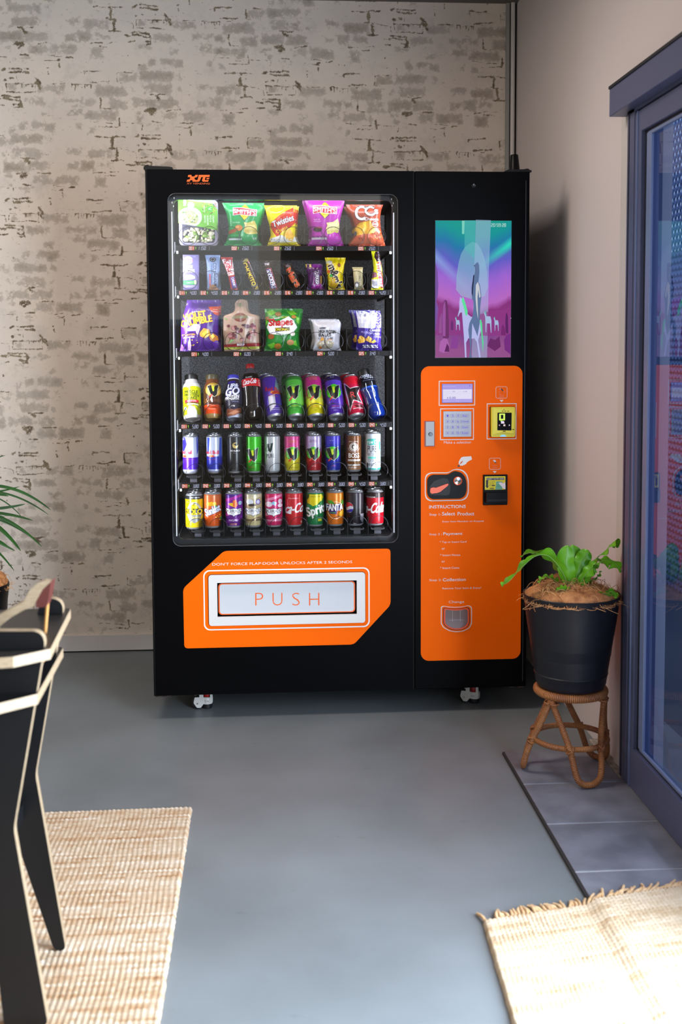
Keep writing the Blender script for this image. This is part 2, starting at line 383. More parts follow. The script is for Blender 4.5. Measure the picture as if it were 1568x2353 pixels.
base = mixc(mth('MULTIPLY', mth('MULTIPLY', mth('SUBTRACT', fl1, .61), 14, True), mth('MULTIPLY', mth('SUBTRACT', fl2, .42), 6, True)), base, rgb((150,136,120)))
base = mixc(mth('MULTIPLY', mth('SUBTRACT', noi(9, 6, .7), .55), 3.5, True), base, rgb((190,180,172)))
col = mixc(bl_, base, grey)
dark = mixc(mth('MULTIPLY', mth('SUBTRACT', noi(40,2), .42), 5, True), rgb((106,92,76)), rgb((140,128,106)))
col = mixc(cr_, col, dark); nt.links.new(col, b.inputs['Base Color'])
wall = grid_mesh('wall_back', np.stack([XX, np.full(XX.shape, YB), ZZ], -1), len(xs), len(zs), wm, (('crack', samp(crk)*(.93+.10*vn(30,5)+.10*vn(80,6))),('blotch', samp(blt)*(1+.25*vn(18,7)))) )
struct(wall)
struct(MB().box(-3.2, XR+.1, YB+.002, YB+.1, 0, ZC, CEIL).build('wall_back'))
WHITE = mat('white_wall_paint', (214,205,205), .6, spec=.3)
TRIM = mat('white_gloss_trim', (205,200,198), .4)
ROOMW = mat('beige_room_paint', (188,172,150), .7)
# right wall with the sliding-door opening y -3.35..-.60, z 0..2.05
w = MB(); w.box(XR, XR+.12, -.655, YB+.1, 0, ZC, WHITE); w.box(XR, XR+.12, -3.36, -.655, 2.06, ZC, WHITE); w.box(XR, XR+.12, -6.2, -3.36, 0, ZC, WHITE)
struct(w.build('wall_right'))
struct(MB().box(-3.2, -3.0, -6.2, YB+.1, 0, ZC, ROOMW).build('wall_left'))
w = MB(); w.box(-3.0, -2.35, -6.1, -6.0, 0, ZC, ROOMW); w.box(.35, XR, -6.1, -6.0, 0, ZC, ROOMW); w.box(-2.35, .35, -6.1, -6.0, 0, 1.5, ROOMW); w.box(-2.35, .35, -6.1, -6.0, 2.6, ZC, ROOMW)
struct(w.build('wall_front'))
struct(MB().prism([(-3, 0.012),(-3,.073),(XR,.073),(XR,.012),(XR,.006),(-3,.006)], YB-.014, YB, TRIM).box(-3, XR, YB-.008, YB-.001, 0, .006, BLACKP).build('baseboard_back'))
# corner: grey batten strip and white conduit
GREYT = mat('grey_corner_strip', (150,150,148), .5)
struct(MB().box(1.449, 1.464, YB-.012, YB, 0, ZC, GREYT).build('trim_1'))
struct(MB().box(1.449, XR, YB-.002, YB-.0005, 0, ZC, BLACKP).tube([(1.4775, YB-.014, z) for z in (0, 1, ZC)], .0095, TRIM, 16).build('trim_2', smooth=50))
# wall end casing beside the door
struct(MB().box(XR-.006, XR+.05, -.668, -.555, .012, 2.06, TRIM, .002).build('trim_3'))
# tiles along the door
TILE = mat('slate_tile', (104,106,116), .42, spec=.45, noise=(9, (132,135,146), .35, .75), bump=(45,.15,.003))
GROUT = mat('pale_grout', (226,222,216), .8)
EDGE = mat('dark_tile_edge', (42,42,44), .7)
t = MB(); t.box(1.167, 1.60, -6.0, -.437, 0.0, .0095, GROUT); t.box(1.160, 1.1675, -6.0, -.435, 0, .0085, EDGE)
for k in range(19):
    y1 = -.435-.2885*k; t.box(1.166, 1.55, y1-.2825, y1, .0005, .012, TILE, .001)
struct(t.build('floor'))
struct(MB().box(XR-.028, XR, -.70, -.36, .0, .016, mat('cracked_mortar', (170,165,155), .9, noise=(30,(110,105,98),.4,.6))).build('trim_4'))

# ---------------------------------------------------------------- sliding door (fixed panel seen, open beyond)
DB = mat('blue_grey_aluminium', (84,90,122), .38, spec=.4)
DB2 = mat('blue_grey_aluminium_light', (112,128,168), .35)
DK = mat('dark_gasket', (16,18,30), .5)
dr = empty('door_1', (1.5, -.72, .012)); dr['kind'] = 'structure'
def dpart(name, mb, **k):
    o = mb.build(name, None, **k); o.parent = dr; o.matrix_parent_inverse = Matrix.Translation((-1.5, .72, -.012)); return o
f = MB(); f.box(1.473, 1.56, -.730, -.668, .012, 2.02, DB, .0015); f.box(1.4715, 1.474, -.690, -.684, .012, 2.0, DK)
f.box(1.473, 1.56, -3.36, -3.30, .012, 2.02, DB, .0015); f.box(1.473, 1.56, -3.36, -.668, 1.995, 2.06, DB)
f.box(1.49, 1.56, -3.36, -.668, .0, .02, DB)
dpart('door_frame', f)
f = MB(); f.box(1.476, 1.510, -.787, -.730, .014, 1.99, DB, .001); f.box(1.476, 1.510, -1.86, -1.78, .014, 1.99, DB, .001)
f.box(1.4755, 1.510, -1.78, -.787, 1.93, 1.99, DB, .001); f.box(1.4755, 1.510, -1.78, -.787, .014, .134, DB, .001)
f.box(1.472, 1.4765, -.762, -.757, .014, 1.99, DB2)
dpart('door_panel_frame', f)
f = MB(); f.box(1.488, 1.492, -.812, -.787, .134, 1.93, DK); f.box(1.4835, 1.492, -.850, -.812, .146, 1.92, DB2, .002)
f.box(1.487, 1.492, -1.78, -.787, .134, .140, DK); f.box(1.484, 1.492, -1.78, -.82, .140, .150, DB2, .002); f.box(1.484, 1.492, -1.78, -.82, 1.912, 1.922, DB2, .002); f.box(1.487, 1.492, -1.78, -.787, 1.922, 1.93, DK)
dpart('glazing_bead', f)
def two_sided(t, fr, ior):       # the same reflectance from both sides of a single sheet
    ge = t.nodes.new('ShaderNodeNewGeometry'); mr = t.nodes.new('ShaderNodeMapRange'); mr.inputs['To Min'].default_value = ior; mr.inputs['To Max'].default_value = 1/ior
    t.links.new(ge.outputs['Backfacing'], mr.inputs['Value']); t.links.new(mr.outputs[0], fr.inputs[0])
gm = bpy.data.materials.new('tinted_door_glass'); gm.use_nodes = True; g = gm.node_tree; g.nodes.remove(g.nodes['Principled BSDF'])
tr = g.nodes.new('ShaderNodeBsdfTransparent'); tr.inputs[0].default_value = (.50,.61,.88,1); gl = g.nodes.new('ShaderNodeBsdfGlossy'); gl.inputs['Roughness'].default_value = .0; gl.inputs[0].default_value = (.85,.85,1,1)
fr = g.nodes.new('ShaderNodeFresnel'); two_sided(g, fr, 1.55); mx = g.nodes.new('ShaderNodeMixShader'); g.links.new(fr.outputs[0], mx.inputs[0]); g.links.new(tr.outputs[0], mx.inputs[1]); g.links.new(gl.outputs[0], mx.inputs[2]); g.links.new(mx.outputs[0], g.nodes['Material Output'].inputs[0])
dpart('door_pane', MB().add([(1.496,-1.78,.14),(1.496,-.81,.14),(1.496,-.81,1.925),(1.496,-1.78,1.925)], [(0,1,2,3)], gm))
# roller blind / track cover over the door
tb = MB(); tb.box(1.438, XR, -3.6, -.600, 2.004, 2.088, DB, .002); tb.box(1.434, 1.445, -3.6, -.603, 2.084, 2.092, DK)
struct(tb.build('trim_5'))
# outside: patio slab, perforated privacy screen and a hedge wall beyond
OUT = mat('patio_concrete', (84,88,98), .8)
struct(MB().box(XR+.31, 8, -9, 6, -.12, -.02, OUT).build('ground'))
SCR = mat('perforated_screen_metal', (96,112,150), .5)
sc = MB()
for k in range(190):
    a = -1.2+.075*k
    for sgn in (1,-1):
        y0 = .3+.05*k
        p = [(2.6, y0-1.2*sgn, 0.0), (2.6, y0+1.2*sgn, 3.3)]
        d = Vector((0, 2.4*sgn, 3.3)).normalized(); nrm = Vector((0,-d.z,d.y))*.0065
        q0, q1 = Vector(p[0]), Vector(p[1])
        sc.add([(q0-nrm)[:],(q0+nrm)[:],(q1+nrm)[:],(q1-nrm)[:],(q0-nrm+Vector((.006,0,0)))[:],(q0+nrm+Vector((.006,0,0)))[:],(q1+nrm+Vector((.006,0,0)))[:],(q1-nrm+Vector((.006,0,0)))[:]], [(0,1,2,3),(7,6,5,4),(0,4,5,1),(2,6,7,3),(1,5,6,2),(3,7,4,0)], SCR)
tag(sc.build('lattice_screen'), 'blue-grey diamond lattice screen standing outside beyond the tinted glass door', 'screen')
fn = MB()
for k in range(44): fn.box(3.4+.01*(k % 2), 3.44, -3+.27*k, -2.75+.27*k, -.02, 2.0, mat('fence_paling', (84,92,112), .8, noise=(20,(64,70,92),.3,.7)))
tag(fn.build('boundary_fence'), 'dull blue-grey paling fence outside, behind the lattice screen', 'fence')
# ================================================================ vending machine
MW, ZB, ZT = 1.3368, .09, 1.93
vm = empty('vending_machine', (0,0,0)); tag(vm, 'tall black snack and drink vending machine with orange panels on white castors', 'vending machine')
def part(name, mb, parent=None, label=None, **k):
    o = mb.build(name, parent or vm, **k)
    if label: o['label'] = label
    return o
INNER = mat('black_cabinet_interior', (16,16,18), .5, spec=.3)
# cabinet: closed control side, open shelf side
c = MB()
c.box(0, .055, .052, .86, ZB, ZT-.004, BLACK, .004); c.box(MW-.02, MW, .052, .86, ZB, ZT-.004, BLACK, .004)
c.box(.055, MW-.02, .80, .86, ZB, ZT-.004, BLACK); c.box(.055, MW-.02, .052, .80, ZT-.05, ZT-.004, BLACK); c.box(.055, MW-.02, .052, .80, ZB, ZB+.03, BLACK)
c.box(.905, .93, .052, .80, ZB+.03, ZT-.05, INNER); c.box(.055, .905, .052, .80, .56, .575, INNER)
part('cabinet', c)
# embossed silver back panel and insulated liner
AL = mat('embossed_aluminium', (96,98,106), .36, metal=.3, noise=(400,(225,228,238),.42,.64), bump=(300,1.0,.006))
part('back_panel', MB().box(.06, .90, .742, .75, .86, 1.86, AL).box(.06,.90,.742,.75,.58,.86,INNER), label='embossed silver metal back panel')
# left door with rounded window
SEAM = .9294
d = MB(); d.prism([(0,ZB),(SEAM-.0016,ZB),(SEAM-.0016,ZT),(0,ZT)], 0, .048, BLACK, holes=[rrect(.0744,.6235,.8711,1.850,.028,8), rrect(.224,.3680,.7235,.4945,.002,1)])
ld = part('shelf_door', d)
part('door_edge', MB().box(.0005,.006,-.0012,.03,ZB,ZT,BLACKP,.001).box(SEAM-.0055,SEAM-.0016,-.0008,.02,ZB,ZT,BLACKP), ld)
g = Gfx(flat(0), base=.0006)      # maker's mark, top left
def lg(x, y): return at(320+x/3.92, 340+y/3.92, 0)
OR2 = (196,80,8)
for P in ([(443,243),(470,243),(475,257),(497,257),(508,243),(530,243),(522,262),(500,268),(497,280),(512,290),(508,304),(482,304),(480,290),(462,290),(455,304),(427,304),(433,287),(455,282),(462,270),(455,262),(438,262)],
          [(538,243),(636,243),(633,262),(598,262),(590,290),(628,290),(620,304),(575,304),(566,296),(576,262),(560,262),(545,298),(532,304),(505,304),(515,290),(527,288)],
          [(610,270),(632,270),(628,282),(604,282)]):
    g.poly([lg(*p) for p in P], OR2)
a, b2 = lg(429,328), lg(637,314); g.text('XY VENDING', a[0], b2[0], a[1], b2[1], (168,72,14), shear=.3)
g.build('maker_logo', ld)
# window pane with clear edge strips
gm2 = bpy.data.materials.new('window_glass'); gm2.use_nodes = True; q = gm2.node_tree; q.nodes.remove(q.nodes['Principled BSDF'])
tr = q.nodes.new('ShaderNodeBsdfTransparent'); gl = q.nodes.new('ShaderNodeBsdfGlossy'); gl.inputs['Roughness'].default_value = .0
fr = q.nodes.new('ShaderNodeFresnel'); two_sided(q, fr, 1.6); mx = q.nodes.new('ShaderNodeMixShader'); q.links.new(fr.outputs[0], mx.inputs[0]); q.links.new(tr.outputs[0], mx.inputs[1]); q.links.new(gl.outputs[0], mx.inputs[2]); q.links.new(mx.outputs[0], q.nodes['Material Output'].inputs[0])
RIM = mat('polished_pane_edge', (120,122,130), .2, metal=.6)
gp = rrect(.0744,.6235,.8711,1.850,.028,8)
pn = MB(); pn.add([(x,.004,z) for x,z in gp], [tuple(range(len(gp)))], gm2)
pane = part('window_pane', pn, ld)
part('pane_rim', MB().tube([(x,.003,z) for x,z in gp], .0013, RIM, 6, closed=True), ld)
LEDM = mat('led_strip_light', (200,205,215), .4, emit=(205,215,235), es=.5)
ALU = mat('led_channel', (120,122,128), .4, metal=.7)
for x0, x1 in ((.0845,.0875),(.858,.861)):
    part('led_strip', MB().box(x0, x1, .030, .036, .655, 1.79, LEDM), ld)
part('inner_door_frame', MB().prism(rrect(.062,.612,.884,1.862,.03,8), .049, .062, mat('clear_grey_plastic', (30,32,37), .25), holes=[rrect(.0905,.640,.855,1.834,.02,8)]), ld)
for i, (x, z) in enumerate(((.094,1.838),(.087,1.822),(.0915,1.81),(.853,1.838),(.859,1.824),(.855,1.815))):
    part('clip', MB().box(x-.0012,x+.0012,.040,.044,z-.003,z+.003,CHROME), ld)
def inlight(name, x, z, ry, sx, sy, p, y=.075, rx=None, col=(.90,.94,1.0)):
    o = area(name, (x,y,z), (0,0,0), sx, sy, p, col); o.rotation_euler = rx or (0,ry,0); return o
v = Vector((.86,.75,0)); 
for nm, x, s in (('cabinet_led_left', .078, 1), ('cabinet_led_right', .872, -1)):
    o = inlight(nm, x, 1.23, 0, .03, 1.16, 3.3); o.rotation_euler = Vector((-.75*s,-.9,0)).to_track_quat('Z','Y').to_euler()
o = inlight('cabinet_led_top', .475, 1.852, 0, .72, .03, .9, y=.085); o.rotation_euler = Vector((0,-.75,1)).to_track_quat('Z','Y').to_euler()
# the orange vend flap surround
POL = lambda L: [at(x,y,0) for x,y in L]
op = roundpoly([(.253,.605),(.843,.603),(.843,.400),(.7105,.259),(.109,.259),(.108,.474)], .014)
sur = part('vend_panel', MB().prism(op, -.0012, 0, ORANGE, holes=[rrect(.1955,.3370,.7530,.5225,.012,5)]), ld, label='orange vinyl panel around the vend flap')
g = Gfx(flat(-.0012), base=.0003)
g.poly(rrect(.179,.3215,.768,.5375,.022,6), (236,236,240), holes=[rrect(.1835,.326,.7635,.533,.019,6)])
a = at(488,1299,0); b2 = at(809,1287,0); g.text("DON'T FORCE FLAP·DOOR UNLOCKS AFTER 2 SECONDS", a[0], b2[0]+.001, a[1]-.001, b2[1]-.001, (250,240,232), w=-.006)
g.build('vend_panel_lettering', sur)
WF = mat('white_frame_plastic', (222,220,219), .35)
fr_ = part('flap_frame', MB().prism(rrect(.1975,.3390,.7515,.5205,.010,5), -.008, .002, WF, holes=[rrect(.2275,.3700,.7215,.4925,.001,1)], mside=mat('frame_side_white', (225,222,222), .4)), ld, label='white rectangular plastic frame around the flap')  # frame sides: nearly the same white plastic as the front
part('flap_recess', MB().prism([(.222,.366),(.7255,.366),(.7255,.4965),(.222,.4965)], .040, .046, BLACKP).prism([(.222,.366),(.7255,.366),(.7255,.4965),(.222,.4965)], .002, .040, BLACKP, holes=[[(.2245,.3685),(.7235,.3685),(.7235,.4940),(.2245,.4940)]]), ld)
fl = part('vend_flap', MB().prism(rrect(.2300,.3740,.7175,.4885,.012,6), .006, .012, BLACKP), ld)
g = Gfx(flat(.006), base=.0004)
g.poly(rrect(.2310,.3750,.7165,.4875,.013,6), (240,98,14)).poly(rrect(.2355,.3785,.7120,.4840,.010,6), (200,204,210))
for ch, px0, px1 in (('P',586,606),('U',626,650),('S',671,690),('H',710,735)):
    a = at(px0,1393,0); b2 = at(px1,1362,0); g.text(ch, a[0], b2[0], a[1], b2[1], (236,96,20), w=-.018)
g.build('flap_plate', fl)
# right control door
rd = part('control_door', MB().box(SEAM+.0016, MW, 0, .048, ZB, ZT, BLACK, .002).box(SEAM-.0016, SEAM+.0016, .01, .04, ZB, ZT, INNER))
part('door_trim', MB().box(1.3225, 1.3245, -.0012, .002, ZB+.02, ZT-.03, mat('grey_edge_strip', (52,54,62), .35)), rd)  # thin strip in a paler grey than the door
op = rrect(.952,.1930,1.3155,1.2510,.030,8)
cp = part('control_panel', MB().prism(op, -.0012, 0, ORANGE), rd, label='orange rounded payment panel')
Y0 = -.0012
WT = (222,214,214)
g = Gfx(flat(Y0), base=.0003)
def box_ring(x0,z0,x1,z1,t,r=.0005): g.poly(rrect(x0,z0,x1,z1,r,3), WT, holes=[rrect(x0+t,z0+t,x1-t,z1-t,max(r-t,.0003),3)])
box_ring(1.0155,1.1110,1.1455,1.1995,.0030); box_ring(1.0205,.9890,1.1415,1.1015,.0030); box_ring(1.1875,.9900,1.2950,1.1180,.0030)
g.build('printed_frame', cp); g = Gfx(flat(Y0), base=.0003)
def T(t, px0, py0, px1, py1, c=WT, w=.016, **k):
    a = at(px0,py1,0); b_ = at(px1,py0,0); g.text(t, a[0], b_[0], a[1], b_[1], c, w=w, **k)
def FL():
    global g
    g.build('lettering_line', cp); g = Gfx(flat(Y0), base=.0003)
T('Make a selection', 1020.4,1013,1082.6,1019.5, w=.004)
FL(); T('INSTRUCTIONS', 986.6,1160,1070.5,1168.3, w=.018); FL(); T('Step 1:', 987,1179,1013.5,1186.5, w=.006); T('Select', 1016.3,1176,1046,1184.5); T('Product', 1052,1176,1090,1184.5)
FL(); T('Enter Item Number on Keypad.', 1017,1195,1113,1201.5, w=0); FL(); T('Step 2 :', 987,1225,1016,1231, w=.006); T('Payment', 1019,1222.5,1063,1231.5)
FL(); T('* Tap or Insert Card', 1011,1242,1072,1249, w=0); FL(); T('or', 1015.5,1259,1022.5,1263, w=0); FL(); T('* Insert Notes', 1011.5,1272,1058,1278, w=0); FL(); T('or', 1015.5,1288.5,1022.5,1292.5, w=0); FL(); T('* Insert Coins', 1011.5,1301.5,1056,1307.5, w=0)
FL(); T('Step 3:', 987,1330,1014.5,1336.5, w=.006); T('Collection', 1018,1327.5,1070.5,1335.5); FL(); T('Remove Your Item & Enjoy!', 1017,1348,1106,1355.5, w=0); FL(); T('Change', 1031.5,1379.5,1067,1387.5, w=.008)
g.build('lettering_line', cp); g = Gfx(flat(Y0), base=.0003)
def zp(x, y): return at(940+x/5.6, 830+y/5.6, 0)      # a pixel of the enlarged detail
def ir(x0,y0,x1,y1,r,t):
    a = zp(x0,y1); b_ = zp(x1,y0); g.poly(rrect(a[0],a[1],b_[0],b_[1],r,4), WT, holes=[rrect(a[0]+t,a[1]+t,b_[0]-t,b_[1]-t,r-t,4)])
ir(1117,326,1267,478,.0065,.0012); g.poly([zp(1168,498),zp(1218,498),zp(1193,528)], WT)
def Z(t,x0,y0,x1,y1,c,w=0,**k):
    a = zp(x0,y1); b_ = zp(x1,y0); g.text(t,a[0],b_[0],a[1],b_[1],c,w=w,**k)
PK = (232,140,110)
Z('TAP or',1158,425,1224,441,PK); Z('INSERT',1155,448,1227,464,PK)
g.poly([zp(1180,350),zp(1195,350),zp(1217,378),zp(1200,385)], (30,26,28)); g.poly([zp(1160,352),zp(1182,345),zp(1190,365),zp(1172,365)], PK)
for k in (0,1):
    o_ = 10*k; g.line([zp(1178-o_,380),zp(1168-o_,397),zp(1178-o_,414)], .0007, PK); g.line([zp(1215+o_,380),zp(1225+o_,397),zp(1215+o_,414)], .0007, PK)
g.build('pictogram', cp); g = Gfx(flat(Y0), base=.0003)
ir(1032,1243,1182,1395,.0065,.0012); g.poly([zp(1080,1413),zp(1130,1413),zp(1105,1442)], WT); Z('Insert',1076,1332,1142,1348,PK); Z('Notes',1076,1357,1142,1373,PK)
g.poly([zp(1078,1272),zp(1105,1268),zp(1122,1285),zp(1118,1302),zp(1100,1300),zp(1092,1286)], WT); g.poly([zp(1098,1296),zp(1126,1298),zp(1124,1308),zp(1100,1306)], (40,40,44))
g.build('pictogram', cp); g = Gfx(flat(Y0), base=.0003)
# hand dropping a coin
g.poly([zp(*p) for p in [(800,1221),(813,1262),(770,1285),(742,1305),(738,1322),(722,1326),(718,1336),(700,1334),(694,1345),(676,1341),(662,1345),(654,1330),(640,1322),(643,1290),(658,1262),(676,1236),(700,1228),(760,1226)]], (226,222,224))
g.poly([zp(*p) for p in [(655,1320),(668,1295),(690,1282),(697,1286),(688,1300),(665,1325)]], (214,88,20))
a = zp(640,1347); g.poly(circ(a[0],a[1],.0036), (34,30,36))
g.build('coin_pictogram', cp); g = Gfx(flat(Y0), base=.0003)
# coin outline
co_o = [zp(*p) for p in [(275,1800),(655,1796)]]
def coin_outline(e):
    L = [(205,1725+e*0),(205,1500),(222,1458),(270,1430),(510,1430),(560,1395),(625,1382),(700,1400),(752,1455),(770,1535),(770,1700),(745,1765),(690,1795),(270,1802),(222,1775)]
    cx, cy = 488, 1600
    out = []
    for x, y in L:
        out.append(zp(x+(e if x < cx else -e)*(1 if abs(x-cx) > 100 else .2), y+(e if y < cy else -e)))
    return roundpoly(out, .009, 5)
g.poly(coin_outline(0), WT, holes=[coin_outline(12)])
g.build('printed_outline', cp); g = Gfx(flat(Y0), base=.0003)
chg = [(412,1420),(440,1410),(520,1422),(610,1426),(700,1418),(770,1402),(806,1420),(812,1450),(812,1640),(780,1700),(700,1740),(610,1750),(520,1736),(440,1690),(410,1640)]
def z2(x, y): return at(940+x/5.6, 1140+y/5.6, 0)
def chp(k): return roundpoly([z2(610+(x-610)*k, 1575+(y-1575)*k) for x, y in chg], .006, 4)
g.poly(chp(1.0), WT, holes=[chp(.945)]); g.poly(chp(.86), (36,20,16), holes=[chp(.82)])
g.build('printed_outline', cp)
# small LCD
lc = part('lcd_display', MB().box(1.0265,1.1370,-.0022,Y0,1.1205,1.1885,mat('lcd_bezel',(60,40,150),.3)), rd)
g = Gfx(flat(-.0022), 'e', base=.0003)
g.rect(1.0285,1.1225,1.1350,1.1870,(214,202,250)); g.rect(1.0285,1.1688,1.1350,1.1870,(176,160,236)); g.rect(1.0320,1.1350,1.1320,1.1688,(232,228,252)); g.rect(1.0285,1.1225,1.1350,1.1345,(182,168,238))
def Z(t,x0,y0,x1,y1,c,w=0,**k):
    a = zp(x0,y1); b_ = zp(x1,y0); g.text(t,a[0],b_[0],a[1],b_[1],c,w=w,**k)
Z('Please Insert Money',443,318,605,332,(225,215,252)); Z('SelectionNo:',458,386,545,396,(200,190,240)); Z('023',560,382,594,397,(110,90,190)); Z('Price',640,385,680,396,(200,190,240)); Z('4. 00',698,382,746,397,(120,100,200)); Z('Credit',455,430,497,438,(190,180,235))
Z('$',489,460,504,484,(70,60,170)); Z('0.00',519,456,600,486,(80,60,180)); Z('Please press',456,506,540,516,(225,215,252)); Z('No return',596,504,658,514,(225,215,252))
g.line([zp(455,415),zp(800,415)],.0004,(200,190,240)); g.rect(*zp(776,322),*zp(787,312),(90,70,190))
g.build('lcd_picture', lc)
# keypad
kp = part('keypad', MB().box(1.0315,1.1325,-.0040,Y0,1.0000,1.0915,mat('keypad_steel',(172,172,180),.5,metal=.4),.001), rd)
keys = ['1','2','3','Esc','4','5','6','Change','7','8','9','Exit','*','0','Clr','Enter']
xk = [(468,522),(536,588),(602,656),(666,776)]; yk = [(676,726),(750,800),(824,874),(896,948)]
for i, t_ in enumerate(keys):
    x0,x1 = xk[i%4]; y0,y1 = yk[i//4]; a = zp(x0,y1); b_ = zp(x1,y0)
    k = part('key', MB().prism(rrect(a[0],a[1],b_[0],b_[1],.002,3), -.0056, -.004, mat('key_metal',(148,148,160),.45,metal=.4)), kp)
    g = Gfx(flat(-.0056), 'e', base=.0002); cx, cy = (x0+x1)/2, (y0+y1)/2; hw = 9 if len(t_) == 1 else (18 if i%4 < 3 else 10+6*len(t_)); Z(t_, cx-hw, cy-13, cx+hw, cy+13, (96,84,226), w=.015); g.build('key_legend', k)
# lock
lk = part('door_lock', MB().box(.9640,1.0010,-.0030,Y0,.9670,1.0575,mat('lock_red_edge',(150,40,16),.4)).box(.9680,.9995,-.0060,-.003,.9690,1.0555,mat('lock_plate_steel',(150,150,152),.5,metal=.6),.001), rd, label='recessed steel lock plate with key cylinder')
a = zp(276,938); part('lock_barrel', MB().lathe([(0,.009),(.0060,.009),(.0068,.008),(.0068,0),(0,0)], mat('lock_barrel_metal',(70,72,78),.3,metal=.8), 24, Matrix.Translation((a[0],-.0045,a[1])) @ Matrix.Rotation(R(90),4,'X')), lk, smooth=40)
# card reader
YEL = mat('reader_yellow_plastic', (224,210,14), .4)
cr = part('card_reader', MB().prism([(1.1985,1.0000),(1.2865,1.0000),(1.2865,1.1060),(1.1985,1.1060)], -.006, Y0, BLACKP).prism(roundpoly([zp(*p) for p in [(1048,968),(1340,968),(1350,940),(1358,700),(1346,585),(1048,588)]], .003), -.024, -.006, YEL), rd, label='yellow contactless card reader with small black screen')
part('reader_face', MB().prism(roundpoly([zp(*p) for p in [(1066,606),(1180,606),(1200,592),(1225,606),(1340,606),(1328,925),(1180,905),(1066,935)]], .002), -.026, -.024, mat('reader_yellow_light',(236,224,20),.35)), cr)
g = Gfx(flat(-.026), 'e', base=.0003)
def zr(x0,y0,x1,y1,c): a = zp(x0,y1); b_ = zp(x1,y0); g.rect(a[0],a[1],b_[0],b_[1],c)
g.poly([zp(1122,657),zp(1304,657),zp(1300,884),zp(1120,882)], (7,7,12)); zr(1143,668,1219,755,(226,255,110)); zr(1165,684,1197,735,(20,24,30)); zr(1160,755,1185,770,(160,240,80)); g.poly([zp(1166,765),zp(1205,765),zp(1212,795),zp(1168,797)], (240,226,250))
g.poly([zp(1152,805),zp(1152,829),zp(1136,817)],(235,200,220)); g.poly([zp(1268,805),zp(1268,829),zp(1284,817)],(235,220,240)); zr(1197,806,1222,829,(240,214,210)); a = zp(1151,635); g.poly(circ(a[0],a[1],.0026,.0014),(120,255,150)); a = zp(1204,617); g.poly(circ(a[0],a[1],.0014),(20,30,10))
for x in (1178,1212,1248): zr(x,632,x+20,640,(70,80,10))
zr(1190,889,1226,899,(50,50,10)); g.poly([zp(1150,964),zp(1165,942),zp(1195,935),zp(1222,942),zp(1236,964)], (150,215,250)); zr(1312,866,1332,876,(40,60,30))
g.build('reader_screen', cr)
# banknote acceptor
na = part('banknote_acceptor', MB().box(1.1745,1.2620,-.012,Y0,.7555,.8640,BLACKP,.0015), rd, label='black banknote acceptor with yellow sticker')
part('note_slot', MB().prism([(1.181,.767),(1.257,.767),(1.257,.802),(1.181,.802)], -.036, -.012, BLACKP).box(1.184,1.254,-.0365,-.036,.772,.779,mat('deep_slot',(2,2,3),.6)), na)
g = Gfx(flat(-.012), base=.0003)
a = zp(970,1650); b_ = zp(1234,1475); g.poly(rrect(a[0],a[1],b_[0],b_[1],.001,3), (228,214,16)); zr(990,1493,1218,1526,(16,16,18)); Z('INSERT NOTE HERE',996,1499,1212,1520,(245,245,245),w=.01,shear=.2)
g.poly([zp(x,y) for x,y in [(984,1527),(1014,1527),(1010,1600),(1020,1600),(1000,1632),(976,1596),(986,1596)]], (16,16,18)); Z('ACCEPTS',1022,1543,1100,1556,(16,16,18),w=.01,shear=.2); Z('$5, $10,',1032,1564,1088,1580,(16,16,18),w=.01,shear=.2); Z('$20',1022,1586,1052,1600,(16,16,18),w=.01,shear=.2); zr(1058,1586,1098,1600,(16,16,18)); Z('mei.',1034,1616,1088,1640,(16,16,18),w=.02)
g.poly([zp(x,y) for x,y in [(1104,1645),(1116,1540),(1196,1545),(1190,1645)]], (104,176,150)); g.ring(*zp(1140,1600), .004,.003,.0012,(60,130,100)); g.poly([zp(x,y) for x,y in [(1146,1562),(1170,1552),(1205,1565),(1228,1552),(1234,1590),(1234,1640),(1205,1636),(1180,1600),(1160,1580)]], (236,228,236))
g.build('acceptor_sticker', na)
# coin unit
cu_ = part('coin_unit', MB().prism(coin_outline(30), -.006, Y0, BLACKP), rd)
a = zp(625,1537); part('coin_slot', MB().lathe([(.0155,0),(.0155,.004),(.013,.005),(.0128,.003)], mat('orange_ring_plastic',(240,84,30),.35), 32, Matrix.Translation((a[0],-.006,a[1])) @ Matrix.Rotation(R(90),4,'X')).lathe([(.0128,.0025),(0,.0045)], CHROME, 32, Matrix.Translation((a[0],-.006,a[1])) @ Matrix.Rotation(R(90),4,'X')).box(a[0]-.011,a[0]+.011,-.0112,-.009,a[1]-.001,a[1]+.001,BLACKP), cu_, smooth=30, label='steel coin slot with orange ring')
part('lever_recess', MB().prism(roundpoly([zp(*p) for p in [(262,1715),(262,1620),(320,1540),(430,1500),(500,1510),(530,1600),(528,1690),(500,1725)]],.006), -.0066, -.006, mat('recess_black',(3,3,4),.5)), cu_)
part('return_lever', MB().prism(roundpoly([zp(*p) for p in [(268,1660),(275,1630),(310,1620),(345,1625),(370,1615),(495,1570),(505,1585),(490,1602),(400,1675),(360,1690),(320,1694),(290,1700),(270,1685)]],.002), -.012, -.0066, mat('orange_lever_plastic',(250,92,40),.35)), cu_, label='orange return lever')
# change cup
ch = part('change_cup', MB().prism(chp(.80), -.0060, Y0, mat('orange_cup_ring',(232,80,24),.35), holes=[chp(.72)]), rd)
part('cup_cover', MB().prism(chp(.72), -.003, -.0016, mat('smoky_clear_plastic',(112,92,96),.15,coat=.5)).box(1.066,1.0665,-.0035,-.003,.335,.375,STEEL).box(1.094,1.0945,-.0035,-.003,.335,.375,STEEL).box(1.055,1.106,-.0035,-.003,.3405,.341,STEEL), ch)
